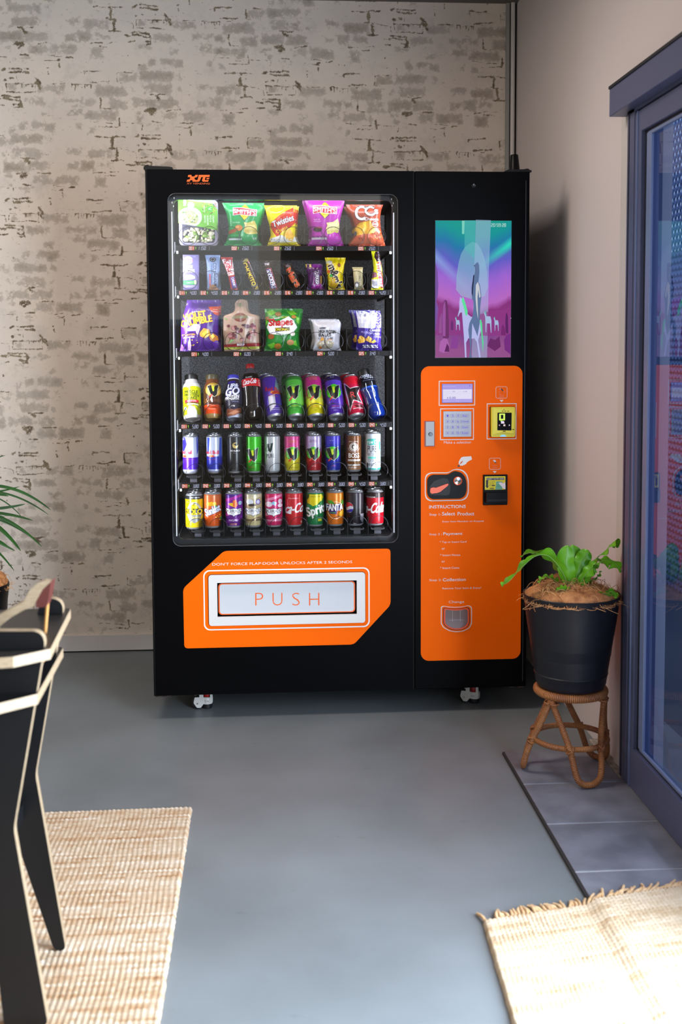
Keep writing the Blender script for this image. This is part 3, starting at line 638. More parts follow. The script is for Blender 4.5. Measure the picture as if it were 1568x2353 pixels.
# advertising screen: a night landscape under curtains of light
sc_ = part('advert_screen', MB().box(1.0020,1.2735,-.0005,.001,1.2800,1.7610,mat('screen_bezel',(4,4,6),.3)), rd)
sm = bpy.data.materials.new('screen_sky_picture'); sm.use_nodes = True; q = sm.node_tree; pb = q.nodes['Principled BSDF']; pb.inputs['Base Color'].default_value = (.01,.01,.01,1); pb.inputs['Roughness'].default_value = .5; pb.inputs['Specular IOR Level'].default_value = .08
tc = q.nodes.new('ShaderNodeTexCoord'); sx_ = q.nodes.new('ShaderNodeSeparateXYZ'); q.links.new(tc.outputs['Object'], sx_.inputs[0])
def mm(op, *a, clamp=False):
    n_ = q.nodes.new('ShaderNodeMath'); n_.operation = op; n_.use_clamp = clamp
    for i, v in enumerate(a):
        if isinstance(v, (int,float)): n_.inputs[i].default_value = v
        else: q.links.new(v, n_.inputs[i])
    return n_.outputs[0]
uu = mm('DIVIDE', mm('SUBTRACT', sx_.outputs[0], 1.002), .2715); vv = mm('DIVIDE', mm('SUBTRACT', sx_.outputs[2], 1.28), .481)
rp = q.nodes.new('ShaderNodeValToRGB'); e = rp.color_ramp.elements; e[0].position = 0; e[0].color = rgb((150,78,140)); e[1].position = 1; e[1].color = rgb((10,160,138))
for p_, c_ in ((.12,(128,62,138)),(.30,(138,44,124)),(.36,(186,104,196)),(.50,(160,100,212)),(.62,(96,92,200)),(.76,(24,118,172)),(.86,(0,150,152))):
    x_ = e.new(p_); x_.color = rgb(c_)
nz_ = q.nodes.new('ShaderNodeTexNoise'); nz_.inputs['Scale'].default_value = 9; nz_.inputs['Detail'].default_value = 3; mp = q.nodes.new('ShaderNodeMapping'); mp.inputs['Scale'].default_value = (2.2,1,1); q.links.new(tc.outputs['Object'], mp.inputs[0]); q.links.new(mp.outputs[0], nz_.inputs['Vector'])
side = mm('MULTIPLY', mm('ABSOLUTE', mm('SUBTRACT', uu, .52)), -.22)
q.links.new(mm('ADD', mm('ADD', vv, side), mm('MULTIPLY', mm('SUBTRACT', nz_.outputs['Fac'], .5), .10)), rp.inputs[0])
# slanting curtains of light
ray_ = mm('SUBTRACT', mm('SUBTRACT', vv, .42), mm('MULTIPLY', uu, .42)); ray_ = mm('ABSOLUTE', ray_); ray_ = mm('SUBTRACT', 1, mm('MULTIPLY', ray_, 18), clamp=True); ray_ = mm('MULTIPLY', ray_, mm('MULTIPLY', mm('SUBTRACT', uu, .55), 2.5, clamp=True), clamp=True)
ray2 = mm('SUBTRACT', mm('ADD', vv, mm('MULTIPLY', uu, .55)), .74); ray2 = mm('SUBTRACT', 1, mm('MULTIPLY', mm('ABSOLUTE', ray2), 14), clamp=True); ray2 = mm('MULTIPLY', ray2, mm('MULTIPLY', mm('SUBTRACT', .5, uu), 2.0, clamp=True), clamp=True)
mxa = q.nodes.new('ShaderNodeMix'); mxa.data_type = 'RGBA'; q.links.new(ray_, mxa.inputs[0]); q.links.new(rp.outputs[0], mxa.inputs[6]); mxa.inputs[7].default_value = rgb((40,220,190))
mxb = q.nodes.new('ShaderNodeMix'); mxb.data_type = 'RGBA'; q.links.new(mm('MULTIPLY', ray2, .6), mxb.inputs[0]); q.links.new(mxa.outputs[2], mxb.inputs[6]); mxb.inputs[7].default_value = rgb((150,190,240))
q.links.new(mxb.outputs[2], pb.inputs['Emission Color']); pb.inputs['Emission Strength'].default_value = .92
g = Gfx(flat(-.0005), 'e', base=.0003, step=.00006)
def zs(x, y): return at(980+x/6.723, 490+y/6.723, 0)
def PS(L, c): g.poly([zs(*p) for p in L], c)
g.rect(1.0030,1.2812,1.2725,1.7598, sm)
a = zs(640,900); b_ = zs(460,440)
moon = [zs(*p) for p in [(460,1180),(470,950),(500,760),(540,620),(600,520),(670,465),(720,440),(790,470),(850,560),(900,700),(940,900),(950,1150),(900,1280),(720,1330),(540,1280)]]
def soft(name, c, al):
    m_ = mat(name, (4,4,5), .5, spec=.08, emit=c, es=.9)
    if al < 1:
        t_ = m_.node_tree; bs = t_.nodes['Principled BSDF']; bs.inputs['Alpha'].default_value = al
    return m_
g.poly(moon, soft('screen_pale_disc', (150,206,214), .45))
PS([(595,110),(760,110),(745,700),(590,560)], soft('screen_band_teal', (90,190,190), .55)); PS([(765,100),(1000,108),(970,780),(940,2230),(700,2230),(740,900)], soft('screen_band_pale', (170,200,236), .40))
PS([(550,115),(594,115),(586,322),(552,320)], soft('screen_band_mint', (140,226,206), .8))
PS([(140,760),(175,900),(186,1100),(180,1260),(155,1360),(188,1480),(190,1810),(134,1810)], (122,84,164)); 
PS([(186,1450),(300,1490),(460,1600),(700,1600),(960,1520),(1060,1490),(1180,1500),(1300,1450),(1300,1900),(134,1880)], soft('screen_far_hills', (150,58,136), .7))
PS([(245,1880),(240,1600),(256,1420),(275,1350),(298,1336),(318,1352),(335,1440),(350,1700),(348,1930),(260,1930)], (110,46,104)); PS([(252,1900),(246,1600),(262,1420),(290,1345),(300,1500),(296,1900)], (158,82,160)); PS([(190,1850),(205,1620),(240,1530),(242,1850)], (150,80,150))
PS([(378,1800),(382,1690),(398,1650),(415,1700),(418,1810)], (104,44,112)); PS([(1220,1700),(1228,1560),(1245,1530),(1262,1600),(1268,1860),(1230,1850)], (92,34,100)); PS([(1150,1880),(1165,1740),(1190,1720),(1222,1790),(1226,1890)], (120,40,112))
PS([(195,2130),(215,1980),(270,1930),(330,1950),(355,2050),(355,2140),(260,2160)], (176,100,176)); PS([(280,2140),(320,2010),(350,2060),(355,2140)], (96,34,96)); PS([(1210,2110),(1200,1960),(1240,1880),(1300,1860),(1300,2180)], (120,44,130)); PS([(940,2050),(990,1930),(1060,1960),(1130,1900),(1150,2060),(1060,2130)], (108,40,104))
PS([(370,2090),(400,1920),(470,1880),(500,1960),(480,2090)], (140,64,150))
HW = (186,190,240)
PS([(510,1370),(522,1290),(545,1320),(575,1300),(600,1380),(640,1560),(690,1600),(720,1600),(760,1700),(840,1640),(850,1800),(800,1960),(830,2150),(838,2228),(815,2228),(780,1990),(740,1930),(700,1940),(650,1930),(615,2000),(620,2228),(598,2228),(580,1900),(560,1650),(550,1530),(520,1540),(490,1600),(484,1590),(510,1480)], HW)
PS([(545,1350),(560,1292),(585,1330),(612,1420),(640,1520),(625,1590),(605,1570),(585,1480),(565,1410)], (96,230,160)); PS([(825,1650),(845,1645),(862,1700),(868,1850),(885,2000),(872,2150),(862,2000),(848,1850)], (90,220,150))
PS([(745,800),(770,770),(795,755),(815,800),(820,920),(805,1060),(830,1120),(850,1290),(830,1480),(825,1700),(790,1900),(710,1700),(700,1920),(690,2200),(712,2228),(660,2228),(680,2100),(648,1800),(665,1700),(715,1590),(730,1450),(725,1340),(708,1340),(695,1150),(712,1060),(740,960),(750,880)], (96,118,158))
PS([(765,1110),(795,1060),(820,1130),(838,1290),(818,1310),(805,1180),(790,1300),(800,1640),(776,1500),(760,1300)], (206,208,216)); PS([(725,960),(742,950),(735,1040),(722,1180),(716,1280),(700,1240),(712,1080)], (30,36,70)); PS([(735,808),(748,800),(745,828)], (20,24,50))
for (x,y,s_) in ((445,1600,1.0),(890,1510,1.6),(1040,1600,1.05)):
    PS([(x,y+20*s_),(x+12*s_,y),(x+22*s_,y+50*s_),(x+62*s_,y+52*s_),(x+72*s_,y+90*s_),(x+72*s_,y+210*s_),(x+66*s_,y+210*s_),(x+58*s_,y+120*s_),(x+26*s_,y+120*s_),(x+22*s_,y+205*s_),(x+16*s_,y+205*s_),(x+12*s_,y+60*s_)], (170,190,226))
    PS([(x+6*s_,y+10*s_),(x+14*s_,y-4*s_),(x+26*s_,y+46*s_),(x+18*s_,y+40*s_)], (90,190,180))
for k_, t_ in enumerate('20:59:28'):
    pass
SEG = {'0':'abcdef','1':'bc','2':'abged','3':'abgcd','4':'fgbc','5':'afgcd','6':'afgedc','7':'abc','8':'abcdefg','9':'abcdfg'}
def seg(g, ch, x, z, w, h, t, c, sh=.08):
    P = dict(a=((0,1),(1,1)), b=((1,1),(1,.5)), c=((1,.5),(1,0)), d=((0,0),(1,0)), e=((0,.5),(0,0)), f=((0,1),(0,.5)), g=((0,.5),(1,.5)))
    for s_ in SEG[ch]:
        (a0,b0),(a1,b1) = P[s_]; k = t*.35
        p = [(x+a0*w+sh*b0*h, z+b0*h), (x+a1*w+sh*b1*h, z+b1*h)]
        if s_ in 'adg': p = [(p[0][0]-k,p[0][1]),(p[1][0]+k,p[1][1])]
        g.line(p, t, c)
x_, z_ = zs(1003,208); h_ = .0105; k = 0
for ch_ in '20:59:28':
    if ch_ == ':':
        for zz in (.3,.7): g.poly(circ(x_-.0005, z_+h_*zz, .0007, n=8), (190,226,220))
        x_ += .0034
    else:
        seg(g, ch_, x_, z_, .0052, h_, .0013, (200,232,226), 0); x_ += .0078
g.build('screen_picture', sc_)
a = at(1174.5,731,0)
part('screen_light_spot', MB().prism(circ(a[0],a[1],.0014,n=10), -.001, -.0005, mat('white_dot',(220,230,240),.3)), rd)
a = at(1089,427,0); part('camera_eye', MB().lathe([(.0075,0),(.0072,.0015),(.006,.001),(0,.001)], mat('dark_lens',(24,25,30),.2), 24, Matrix.Translation((a[0],0,a[1])) @ Matrix.Rotation(R(90),4,'X')), rd, smooth=40)
# top hinges and antenna
HG = mat('hinge_black', (12,12,13), .3, metal=.3)
part('top_hinge', MB().prism(roundpoly([(-.006,ZT),(.094,ZT),(.092,ZT+.009),(.08,ZT+.011),(.02,ZT+.013),(-.002,ZT+.013),(-.006,ZT+.010)],.002), .01, .07, HG).lathe([(.008,0),(.008,.004),(.006,.006),(0,.006)], HG, 16, Matrix.Translation((.004,.03,ZT+.012))), smooth=30)
part('top_hinge', MB().prism(roundpoly([(1.243,ZT),(MW+.008,ZT),(MW+.009,ZT+.007),(MW-.01,ZT+.011),(1.262,ZT+.009)],.002), .01, .07, HG).lathe([(.009,0),(.009,.004),(.006,.006),(0,.006)], HG, 16, Matrix.Translation((1.333,.03,ZT+.009))), smooth=30)
part('antenna', MB().lathe([(.0,0),(.0215,0),(.0215,.002),(.0195,.004),(.0140,.070),(.0125,.0725),(0,.0725)], BLACKP, 32, Matrix.Translation((1.2965,.06,ZT-.004)) @ Matrix.Rotation(R(-2),4,'Y')), smooth=40, label='short tapered black antenna on the roof')
for x in (.0, MW-.07):
    part('bottom_hinge', MB().box(x+.004, x+.066, .004, .05, ZB-.006, ZB+.001, mat('worn_hinge_steel',(96,84,78),.4,metal=.7,noise=(120,(40,36,34),.4,.6)), .002))
# castors
WC = mat('castor_white_metal', (196,196,194), .4); RED = mat('castor_red_wheel', (150,14,18), .4); RUB = mat('castor_rubber', (14,14,20), .5)
def castor(x, y, rz, first=None):
    if first:
        c_ = copy_tree(first, vm); c_.location = (x,y,0); c_.rotation_euler = (0,0,rz); return c_
    h = empty('castor', (x,y,0), rz); h.parent = vm
    b_ = MB(); b_.prism(roundpoly([(-.020,.088),(-.012,.045),(-.030,.045),(-.034,.024),(-.022,.006),(-.008,.006),(.002,.020),(.032,.020),(.036,.036),(.034,.088)],.003), -.020, -.015, WC, holes=[[(.002,.044),(.002,.086),(.026,.086),(.026,.044)]])
    b_.prism(roundpoly([(-.020,.088),(-.012,.045),(-.030,.045),(-.034,.024),(-.022,.006),(-.008,.006),(.0,.028),(.0,.088)],.003), .015, .020, WC)
    b_.lathe([(.020,.018),(.0215,.022),(.0215,.040),(.019,.043),(0,.043)], WC, 28, Matrix.Translation((.014,0,0)))
    b_.lathe([(0,.0),(.003,0),(.003,.001),(0,.001)], STEEL, 12, Matrix.Translation((-.020,-.0205,.022)) @ Matrix.Rotation(R(90),4,'X')); b_.box(-.022,.034,-.021,.021,.084,.090,WC)
    bo = b_.build('bracket', h, smooth=40); bo['label'] = 'white metal castor bracket'
    for yy in (-.0135,.0055):
        MB().lathe([(.010,-.003),(.018,-.004),(.0215,-.002),(.0225,.002),(.0215,.007),(.018,.009),(.010,.008)], RUB, 28, Matrix.Translation((-.019,yy+.004,.0226)) @ Matrix.Rotation(R(90),4,'X')).build('wheel', h, smooth=40)
    MB().lathe([(0,.042),(.013,.042),(.015,.048),(.015,.056),(.012,.062),(.012,.086),(0,.086)], RED, 20, Matrix.Translation((.014,0,0))).build('adjuster', h, smooth=40)
    MB().lathe([(0,.001),(.018,.001),(.019,.006),(.019,.018),(0,.018)], RUB, 24, Matrix.Translation((.014,0,0))).build('foot_pad', h, smooth=40)
    g = Gfx(lambda u,v,l: (.014+(.0215+l)*math.sin(u/.0215), -(.0215+l)*math.cos(u/.0215), v), base=.0002); g.text('FOOT MASTER', -.019, .021, .027, .033, (90,90,90)); g.build('castor_mark', bo)
    return h
c0 = castor(.165,.135,0); castor(1.155,.118,R(-28),c0); castor(.165,.72,R(20),c0); castor(1.155,.72,R(160),c0)
# ================================================================ trays, coils, price tags (all fixed to the machine)
ROWS = {1:(1.6795,1.6775,1.6605,434), 2:(1.5240,1.5210,1.5040,412), 3:(1.3060,1.3050,1.2880,440), 4:(1.0500,1.0485,1.0310,417), 5:(.8370,.8350,.8180,418.5), 6:(.6400,.6380,.6205,420.5)}
STRIPM = mat('price_strip_black', (9,9,12), .3, spec=.2)
TRAYM = mat('tray_black_metal', (6,6,8), .4, spec=.2); DIVM = mat('divider_grey', (30,31,35), .4, spec=.3)
WIRE = mat('coil_wire', (48,48,54), .28, metal=.9); CLIPM = mat('white_tray_clip', (210,212,220), .5)
def coil_obj(kind):
    r, pitch, turns = {'pair':(.0325,.056,8), 'single':(.0325,.062,7), 'bar':(.0325,.045,10), 'can':(.0325,.078,6)}[kind]
    pts = []; n = 26
    a0, fl = {'pair':(R(215),.78), 'single':(R(178),.55), 'bar':(R(250),.95), 'can':(R(176),.52)}[kind]
    for i in range(n*turns+1):
        t = i/n; a = a0-2*math.pi*t; pts.append((r*math.cos(a), .010*t if t < fl else .010*fl+pitch*(t-fl), r*math.sin(a)))
    return MB().tube(pts, .00095, WIRE, 5).build('coil', None, smooth=60)
COILS = {}
TRAYS = {}
num = {1:['001','002','003','004','005'], 2:['0%d'%i for i in range(11,21)], 3:['0%d'%i for i in range(21,26)], 4:['0%d'%i for i in range(31,41)], 5:['0%d'%i for i in range(41,51)], 6:['0%d'%i for i in range(51,61)]}
price = {1:['11.50']+['2.60']*4, 2:['4.00','4.50']+['2.80']*7+['4.20'], 3:['4.00','6.00','3.40','5.00','3.40'], 4:['5.80','5.00','5.00','4.60']+['5.00']*5+['4.50'], 5:['3.80']*8+['4.50','3.80'], 6:['2.20']*10}
ROWC = {1:[(433,482),(530,573),(624,674),(721,766),(817,866)], 3:[(437,485),(536,583),(629,676),(725,767),(819,868)],
        2:[(433),(483),(532),(581),(629),(679),(724),(771),(819),(868)], 4:[438,487,536,580,628,676,724,768,818,867], 5:[442,491,540,586,634,680,728,775,822,870], 6:[443,494,542,588,636,682,728,776,822,870]}
for r_, (zf, zt, zb, bx) in ROWS.items():
    X0, X1 = .092, .858
    t = MB(); t.box(X0, X1, .088, .62, zb+.006, zf-.0005, TRAYM); t.box(X0, X1, .082, .090, zb, zt, STRIPM, .0006)
    t.box(X0-.004, X0, .09, .64, zb-.004, zf+.012, DIVM); t.box(X1, X1+.004, .09, .64, zb-.004, zf+.012, DIVM)
    t.box(X0, X1, .60, .62, zf-.004, zf+.085, TRAYM)
    tr_ = part('tray', t); TRAYS[r_] = tr_
    n = len(num[r_]); yy_ = {1:571,2:674,3:813,4:977,5:1113,6:1238}[r_]; xs0 = at(bx, yy_, .082)[0]; p = (at({1:823.4,2:847.7,3:824.8,4:849.3,5:848.6,6:849.3}[r_], yy_-5, .082)[0]-xs0)/(n-1)
    d_ = MB()
    for i in range(1, n):
        xd = xs0+p*i-(.042 if n == 5 else .003); d_.box(xd-.0006, xd+.0006, .092, .60, zf, zf+(.075 if n == 5 else .062), DIVM)
    part('divider_set', d_, tr_)
    for x_ in (X0+.004, X1-.008): part('tray_clip', MB().box(x_, x_+.0065, .084, .092, zb-.010, zb-.001, CLIPM, .0008), tr_)
    for i in range(n):
        xx = xs0+p*i; g = Gfx(flat(.082), 'e', base=.0003); z0 = zb+.0015; z1 = zt-.0015
        g.rect(xx, z0, xx+.0195, z1, (206,96,52)); h_ = z1-z0-.0045
        for k, ch_ in enumerate(num[r_][i]): seg(g, ch_, xx+.0016+k*.0058, z0+.0022, .0042, h_, .0012, (240,236,250), 0)
        xa = xx+.0245; zm = (z0+z1)/2; g.poly([(xa-.0028,zm+.0005),(xa+.0028,zm+.0005),(xa,zm+.0058)], (150,206,66)); g.rect(xa-.0009,zm-.005,xa+.0009,zm+.001,(150,206,66))
        xd = xx+.0545; 
        for ch_ in reversed(price[r_][i]):
            if ch_ == '.': g.rect(xd+.0046,z0+.0006,xd+.0060,z0+.0024,(206,212,244)); xd -= .0012; continue
            seg(g, ch_, xd, z0+.0014, .0044, h_+.0015, .0011, (206,212,244)); xd -= .0072
        g.rect(xx+(.0715 if n == 5 else .0705), z0, xx+(.0724 if n == 5 else .0712), z1, (150,152,170))
        g.build('price_tag', tr_)
    kind = {1:'pair',3:'pair',2:'bar',4:'single',5:'can',6:'can'}[r_]
    for cc in ROWC[r_]:
        for px in (cc if isinstance(cc, tuple) else (cc,)):
            if kind not in COILS: co = COILS[kind] = coil_obj(kind)
            else: co = COILS[kind].copy(); C.objects.link(co)
            co.parent = tr_; x_ = at(px, 560, .10)[0]; co.location = (x_, .0925, zf+.0345)
            if kind == 'pair' and px == cc[1]: co.scale = (-1,1,1)
            if kind in ('can','single'): co.rotation_euler = (0, R(12*((px*7) % 3-1)), 0)
# pedestals that lift the cans of the two lowest trays
PED = {}
for r_, top in ((5,.864),(6,.6655)):
    zf = ROWS[r_][0]
    for i, px in enumerate([438,494,541,584,626,673,722,765,813,858] if r_ == 5 else [447,490,539,583,630,678,726,771,818,866]):
        x_ = at(px, 560, .12)[0]
        if r_ not in PED:
            m_ = MB(); h_ = top-zf; m_.box(-.0125,.0125,-.014,.30,0,h_-.004,mat('can_rest_plastic',(26,27,32),.35)); m_.prism(roundpoly([(-.024,h_-.001),(-.020,h_-.006),(.020,h_-.006),(.024,h_-.001),(.026,h_-.008),(.018,h_-.011),(-.018,h_-.011),(-.026,h_-.008)],.001), -.016, .30, MATS['can_rest_plastic']); m_.box(-.0125,.0125,-.0165,-.014,0,h_*.4,mat('can_rest_light',(70,70,80),.3))
            o = PED[r_] = part('can_rest', m_, TRAYS[r_])
        else: o = PED[r_].copy(); C.objects.link(o); o.parent = TRAYS[r_]
        o.location = (x_, .122, zf)
# ================================================================ products on the trays
K = 2.81e-4          # metres per pixel of the enlarged details, at the front of the trays
ORI = {'A':(380,440),'a':(640,440),'B':(380,680),'b':(640,680),'C':(380,820),'c':(640,820),'D':(380,980),'d':(640,980)}
class Art:
    def __init__(s, fn, cx, by, kind='f', du=.007, dv=0, zs=1.0, dz=0.0, tilt=0, base=.0006, step=.00015):
        s.g = Gfx(fn, kind, du, dv, base, step); s.cx = cx; s.by = by; s.zs = zs; s.dz = dz; s.tilt = tilt; s.c = math.cos(R(tilt)); s.s = math.sin(R(tilt))
    def L(s, x, y):
        X = (x-s.cx)*K; Z = (s.by-y)*K*s.zs
        return (X*s.c-Z*s.s, X*s.s+Z*s.c+s.dz)
    def P(s, pts, c): s.g.poly([s.L(*p) for p in pts], c); return s
    def B(s, x0, y0, x1, y1, c): return s.P([(x0,y1),(x1,y1),(x1,y0),(x0,y0)], c)
    def E(s, x, y, rx, ry, c, n=24): return s.P([(x+rx*math.cos(2*math.pi*i/n), y+ry*math.sin(2*math.pi*i/n)) for i in range(n)], c)
    def O(s, x, y, rx, ry, w, c, rot=0, a0=0, a1=360, n=28):
        ca, sa = math.cos(R(rot)), math.sin(R(rot)); k = n if a1-a0 >= 360 else n+1
        pts = []
        for i in range(k):
            a = R(a0+(a1-a0)*i/n); ex, ey = rx*math.cos(a), ry*math.sin(a); pts.append(s.L(x+ex*ca+ey*sa, y-ex*sa+ey*ca))
        s.g.line(pts, w*K, c, closed=a1-a0 >= 360); return s
    def Ln(s, pts, w, c): s.g.line([s.L(*p) for p in pts], w*K, c); return s
    def T(s, t, cx, cy, w, h, c, rot=0, bold=.02, shear=0, ol=None, ow=.04):
        bold = bold*.55; ow = ow*.6
        X, Z = s.L(cx, cy); s.g.text(t, X-w*K/2, X+w*K/2, Z-h*K*s.zs/2, Z+h*K*s.zs/2, c, w=bold, shear=shear, rot=rot+s.tilt, outline=ol, ow=ow); return s
    def crumbs(s, x0, y0, x1, y1, cols, n=18, r=10, seed=1):
        q = random.Random(seed)
        for i in range(n): s.E(q.uniform(x0,x1), q.uniform(y0,y1), q.uniform(.4,1)*r, q.uniform(.4,1)*r, q.choice(cols), 7)
        return s
def pouch(name, ok, rows, T, c, row, label, cat, group, yf=.105, seed=0, dx=0):
    """a soft packet; rows = (y, left, right) outline in detail pixels from top to bottom"""
    ox, oy = ORI[ok]; by = rows[-1][0]; cx = (rows[-1][1]+rows[-1][2])/2
    zf = ROWS[row][0]; x0 = at(ox+cx/5.6, oy+by/5.6, yf+T/2)[0]
    zz = [(by-r_[0])*K for r_ in rows][::-1]; xl = [(r_[1]-cx)*K for r_ in rows][::-1]; xr = [(r_[2]-cx)*K for r_ in rows][::-1]; H = zz[-1]
    q = random.Random(seed+7); ph = [q.uniform(0,6.28) for _ in range(6)]
    def dep(u, v, s_):
        a = max(0, 1-abs(u)**3.2)**.75; e = min(1, max(0,(v-.045)/.2)); f2 = min(1, max(0,(1-v-.06)/.2))
        b_ = math.sin(e*math.pi/2)*math.sin(f2*math.pi/2)
        wr = .0011*math.sin(9*u+5*v+ph[0])*math.sin(7*v+ph[1])+.0009*math.sin(14*u-11*v+ph[2])+.0010*math.sin(4*u+17*v+ph[3])*(1-b_)+.0006*math.sin(31*u+ph[4])*(1-b_*.8)
        return T/2*a*b_+wr*min(1,T*30)+.0006
    def fn(x, z, l, s_=-1):
        zc = min(max(z,0),H); L_ = float(np.interp(zc,zz,xl)); R_ = float(np.interp(zc,zz,xr)); x = min(max(x, L_), R_)
        u = max(-1,min(1,(2*x-L_-R_)/(R_-L_))); return (x, s_*(dep(u, zc/H, s_)+l), zc)
    nu, nv = 26, max(20, int(H/.005)); P = MB(); vs = []
    for s_ in (-1, 1):
        for j in range(nv+1):
            z = H*j/nv; L_ = float(np.interp(z,zz,xl)); R_ = float(np.interp(z,zz,xr))
            for i in range(nu+1): vs.append(fn(L_+(R_-L_)*i/nu, z, 0, s_))
    n1 = (nu+1)*(nv+1); fs = []
    for s_ in (0,1):
        for j in range(nv):
            for i in range(nu):
                a = s_*n1+j*(nu+1)+i; f_ = (a,a+1,a+nu+2,a+nu+1); fs.append(f_ if s_ == 0 else f_[::-1])
    bd = [j*(nu+1) for j in range(nv+1)]; be = [j*(nu+1)+nu for j in range(nv+1)]
    for e in (bd, be, list(range(nu+1)), list(range(nv*(nu+1), n1))):
        for a, b_ in zip(e[:-1], e[1:]): fs.append((a,b_,b_+n1,a+n1))
    P.add(vs, fs, ink(c,'f') if isinstance(c, tuple) else c); o = P.build(name, None, smooth=60)
    o.location = (x0+dx, yf+T/2, zf+.0008); tag(o, label, cat, group)
    return o, Art(fn, cx, by, 'f', .006, .006)
def behind(o, dy, dx, label, dz=0, rz=0):
    c_ = copy_tree(o); c_.location = (o.location.x+dx, o.location.y+dy, o.location.z+dz); c_['label'] = label; c_.rotation_euler.z += rz
    return c_
GT, GM = 'packets on the top shelf', 'packets on the third shelf'
YE = (232,214,30); WH = (238,238,244); RD = (196,30,44)
# ---- 001 noodle salad tray with green sleeve
xc, zc_ = at(457.5, 563, .12)
st = empty('salad_tray', (xc, .115, ROWS[1][0]+.0005)); tag(st, 'clear tray of creamy salad in a green cardboard sleeve, left end of the top shelf', 'salad tray')
CLR = mat('clear_tray_plastic', (176,172,205), .15, spec=.7, alpha=.45)
def zx(x): return (x-436)*K
def zz_(y): return (693-y)*K
b_ = MB(); b_.prism(rrect(zx(190),0,zx(682),zz_(120),.016,6), 0, .002, CLR, holes=[rrect(zx(228),zz_(655),zx(640),zz_(165),.010,6)]); b_.prism(rrect(zx(228),zz_(655),zx(640),zz_(165),.010,6), .028, .030, CLR)
for i in range(24): pass
b_.prism(rrect(zx(224),zz_(660),zx(644),zz_(160),.010,6), .002, .028, CLR, holes=[rrect(zx(228),zz_(655),zx(640),zz_(165),.010,6)])
b_.build('clear_tray', st)
fd = MB(); q = random.Random(5)
for i in range(90):
    x = q.uniform(zx(245),zx(625)); z = q.uniform(zz_(640),zz_(470)); r_ = q.uniform(.004,.009)
    fd.lathe([(0,-r_),(r_*.7,-r_*.7),(r_,0),(r_*.7,r_*.7),(0,r_)], mat('creamy_noodle',(214,208,184),.5) if q.random() < .75 else mat('green_bean',(122,158,72),.5), 7, Matrix.Translation((x,q.uniform(.008,.02),z)) @ Matrix.Rotation(q.uniform(0,3),4,'X') @ Matrix.Diagonal((q.uniform(.6,1.5),1,q.uniform(.5,1.2),1)))
fdo = fd.build('salad', st, smooth=60); fdo['kind'] = 'stuff'
slv = MB(); sp = [(zx(183),zz_(412)),(zx(183),zz_(100)),(zx(400),zz_(138)),(zx(610),zz_(165)),(zx(676),zz_(240)),(zx(676),zz_(500)),(zx(480),zz_(460))]
slv.prism([(a_-.0,b2_) for a_,b2_ in sp], -.0035, -.0008, mat('green_card',(104,170,58),.5)); so_ = slv.build('sleeve', st); so_['label'] = 'printed green cardboard sleeve'
A = Art(lambda u,v,l:(u,-.0035-l,v), 436, 693, 'p', 0, 0)
def clipE(x,y,rx,ry,c): A.P([(max(min(x+rx*math.cos(t),672),187), min(y+ry*math.sin(t), 412+ (max(min(x+rx*math.cos(t),672),187)-183)*.16)) for t in [2*math.pi*i/36 for i in range(36)]], c)
clipE(330,335,150,125,(226,226,234)); clipE(318,345,120,95,(168,176,140)); A.crumbs(220,270,420,405,[(214,212,180),(120,150,90),(200,180,110),(90,120,70),(230,228,210)],70,13,3)
A.E(345,190,42,40,(236,238,244)); A.T('401',345,190,14,44,(120,150,120),rot=90,bold=0); A.T('GGG',270,165,70,34,(235,245,235),rot=-90,bold=.05)
A.crumbs(490,165,660,300,[(70,120,50),(180,90,50),(60,90,40),(210,190,80)],60,10,4); A.E(582,240,40,38,(90,190,80)); A.T('V',582,240,36,44,WH,rot=-80); A.T('VEGAN',514,240,80,22,(225,235,225),rot=-90)
for i,(t_,w_) in enumerate((('CREAMY',92),('RICE &',80),('MUSHROOM',116),('RISOTTO',90))): A.T(t_,625-i*35,322+w_/2,w_,22,(226,240,222),rot=-90,bold=.03)
A.g.build('sleeve_print', so_)
# ---- chips
SM = 'crisp packet'
def smiths(A, cx, cy, s_, rot, side):
    a = R(-rot)
    def Q(pts): return [(cx+(x*math.cos(a)-y*math.sin(a))*s_, cy+(x*math.sin(a)+y*math.cos(a))*s_) for x,y in pts]
    A.P(Q([(0,-112),(108,0),(0,112),(-104,0)]), (60,60,80)); A.P(Q([(0,-104),(100,0),(0,104),(-96,0)]), YE)
    A.P(Q([(-150,-52),(-60,-58),(60,-46),(152,-38),(152,44),(60,46),(-60,38),(-148,52)]), (236,220,226)); A.P(Q([(-142,-46),(-60,-52),(60,-40),(144,-32),(144,37),(60,40),(-60,32),(-140,45)]), (178,30,50))
    A.T('SMITH\'S', cx-2, cy, 276*s_, 58*s_, WH, rot=rot-3, bold=.035); A.T('The Original', cx+12*s_, cy-60*s_, 86*s_, 12*s_, (110,110,40), rot=rot, bold=0); A.T('and the best', cx+8*s_, cy+58*s_, 80*s_, 12*s_, (110,110,40), rot=rot, bold=0)
G2 = (22,150,74)
o2, A = pouch('crisp_packet','A',[(150,742,1278),(185,757,1268),(300,800,1240),(430,822,1205),(540,812,1196),(620,796,1205),(693,752,1245)],.050,G2,1,'green crisp packet with yellow diamond badge, second from left on the top shelf',SM,GT,seed=1)
smiths(A,1028,270,1,-3,0); A.T('Chicken',905,400,118,24,(170,220,180),rot=0,shear=.2,bold=0)
A.E(950,470,48,38,(196,120,50)); A.P([(820,505),(900,478),(925,505),(900,535),(822,548)],(150,74,34)); A.P([(840,545),(920,520),(960,540),(900,556)],(40,120,40)); A.E(935,460,22,16,(226,160,90))
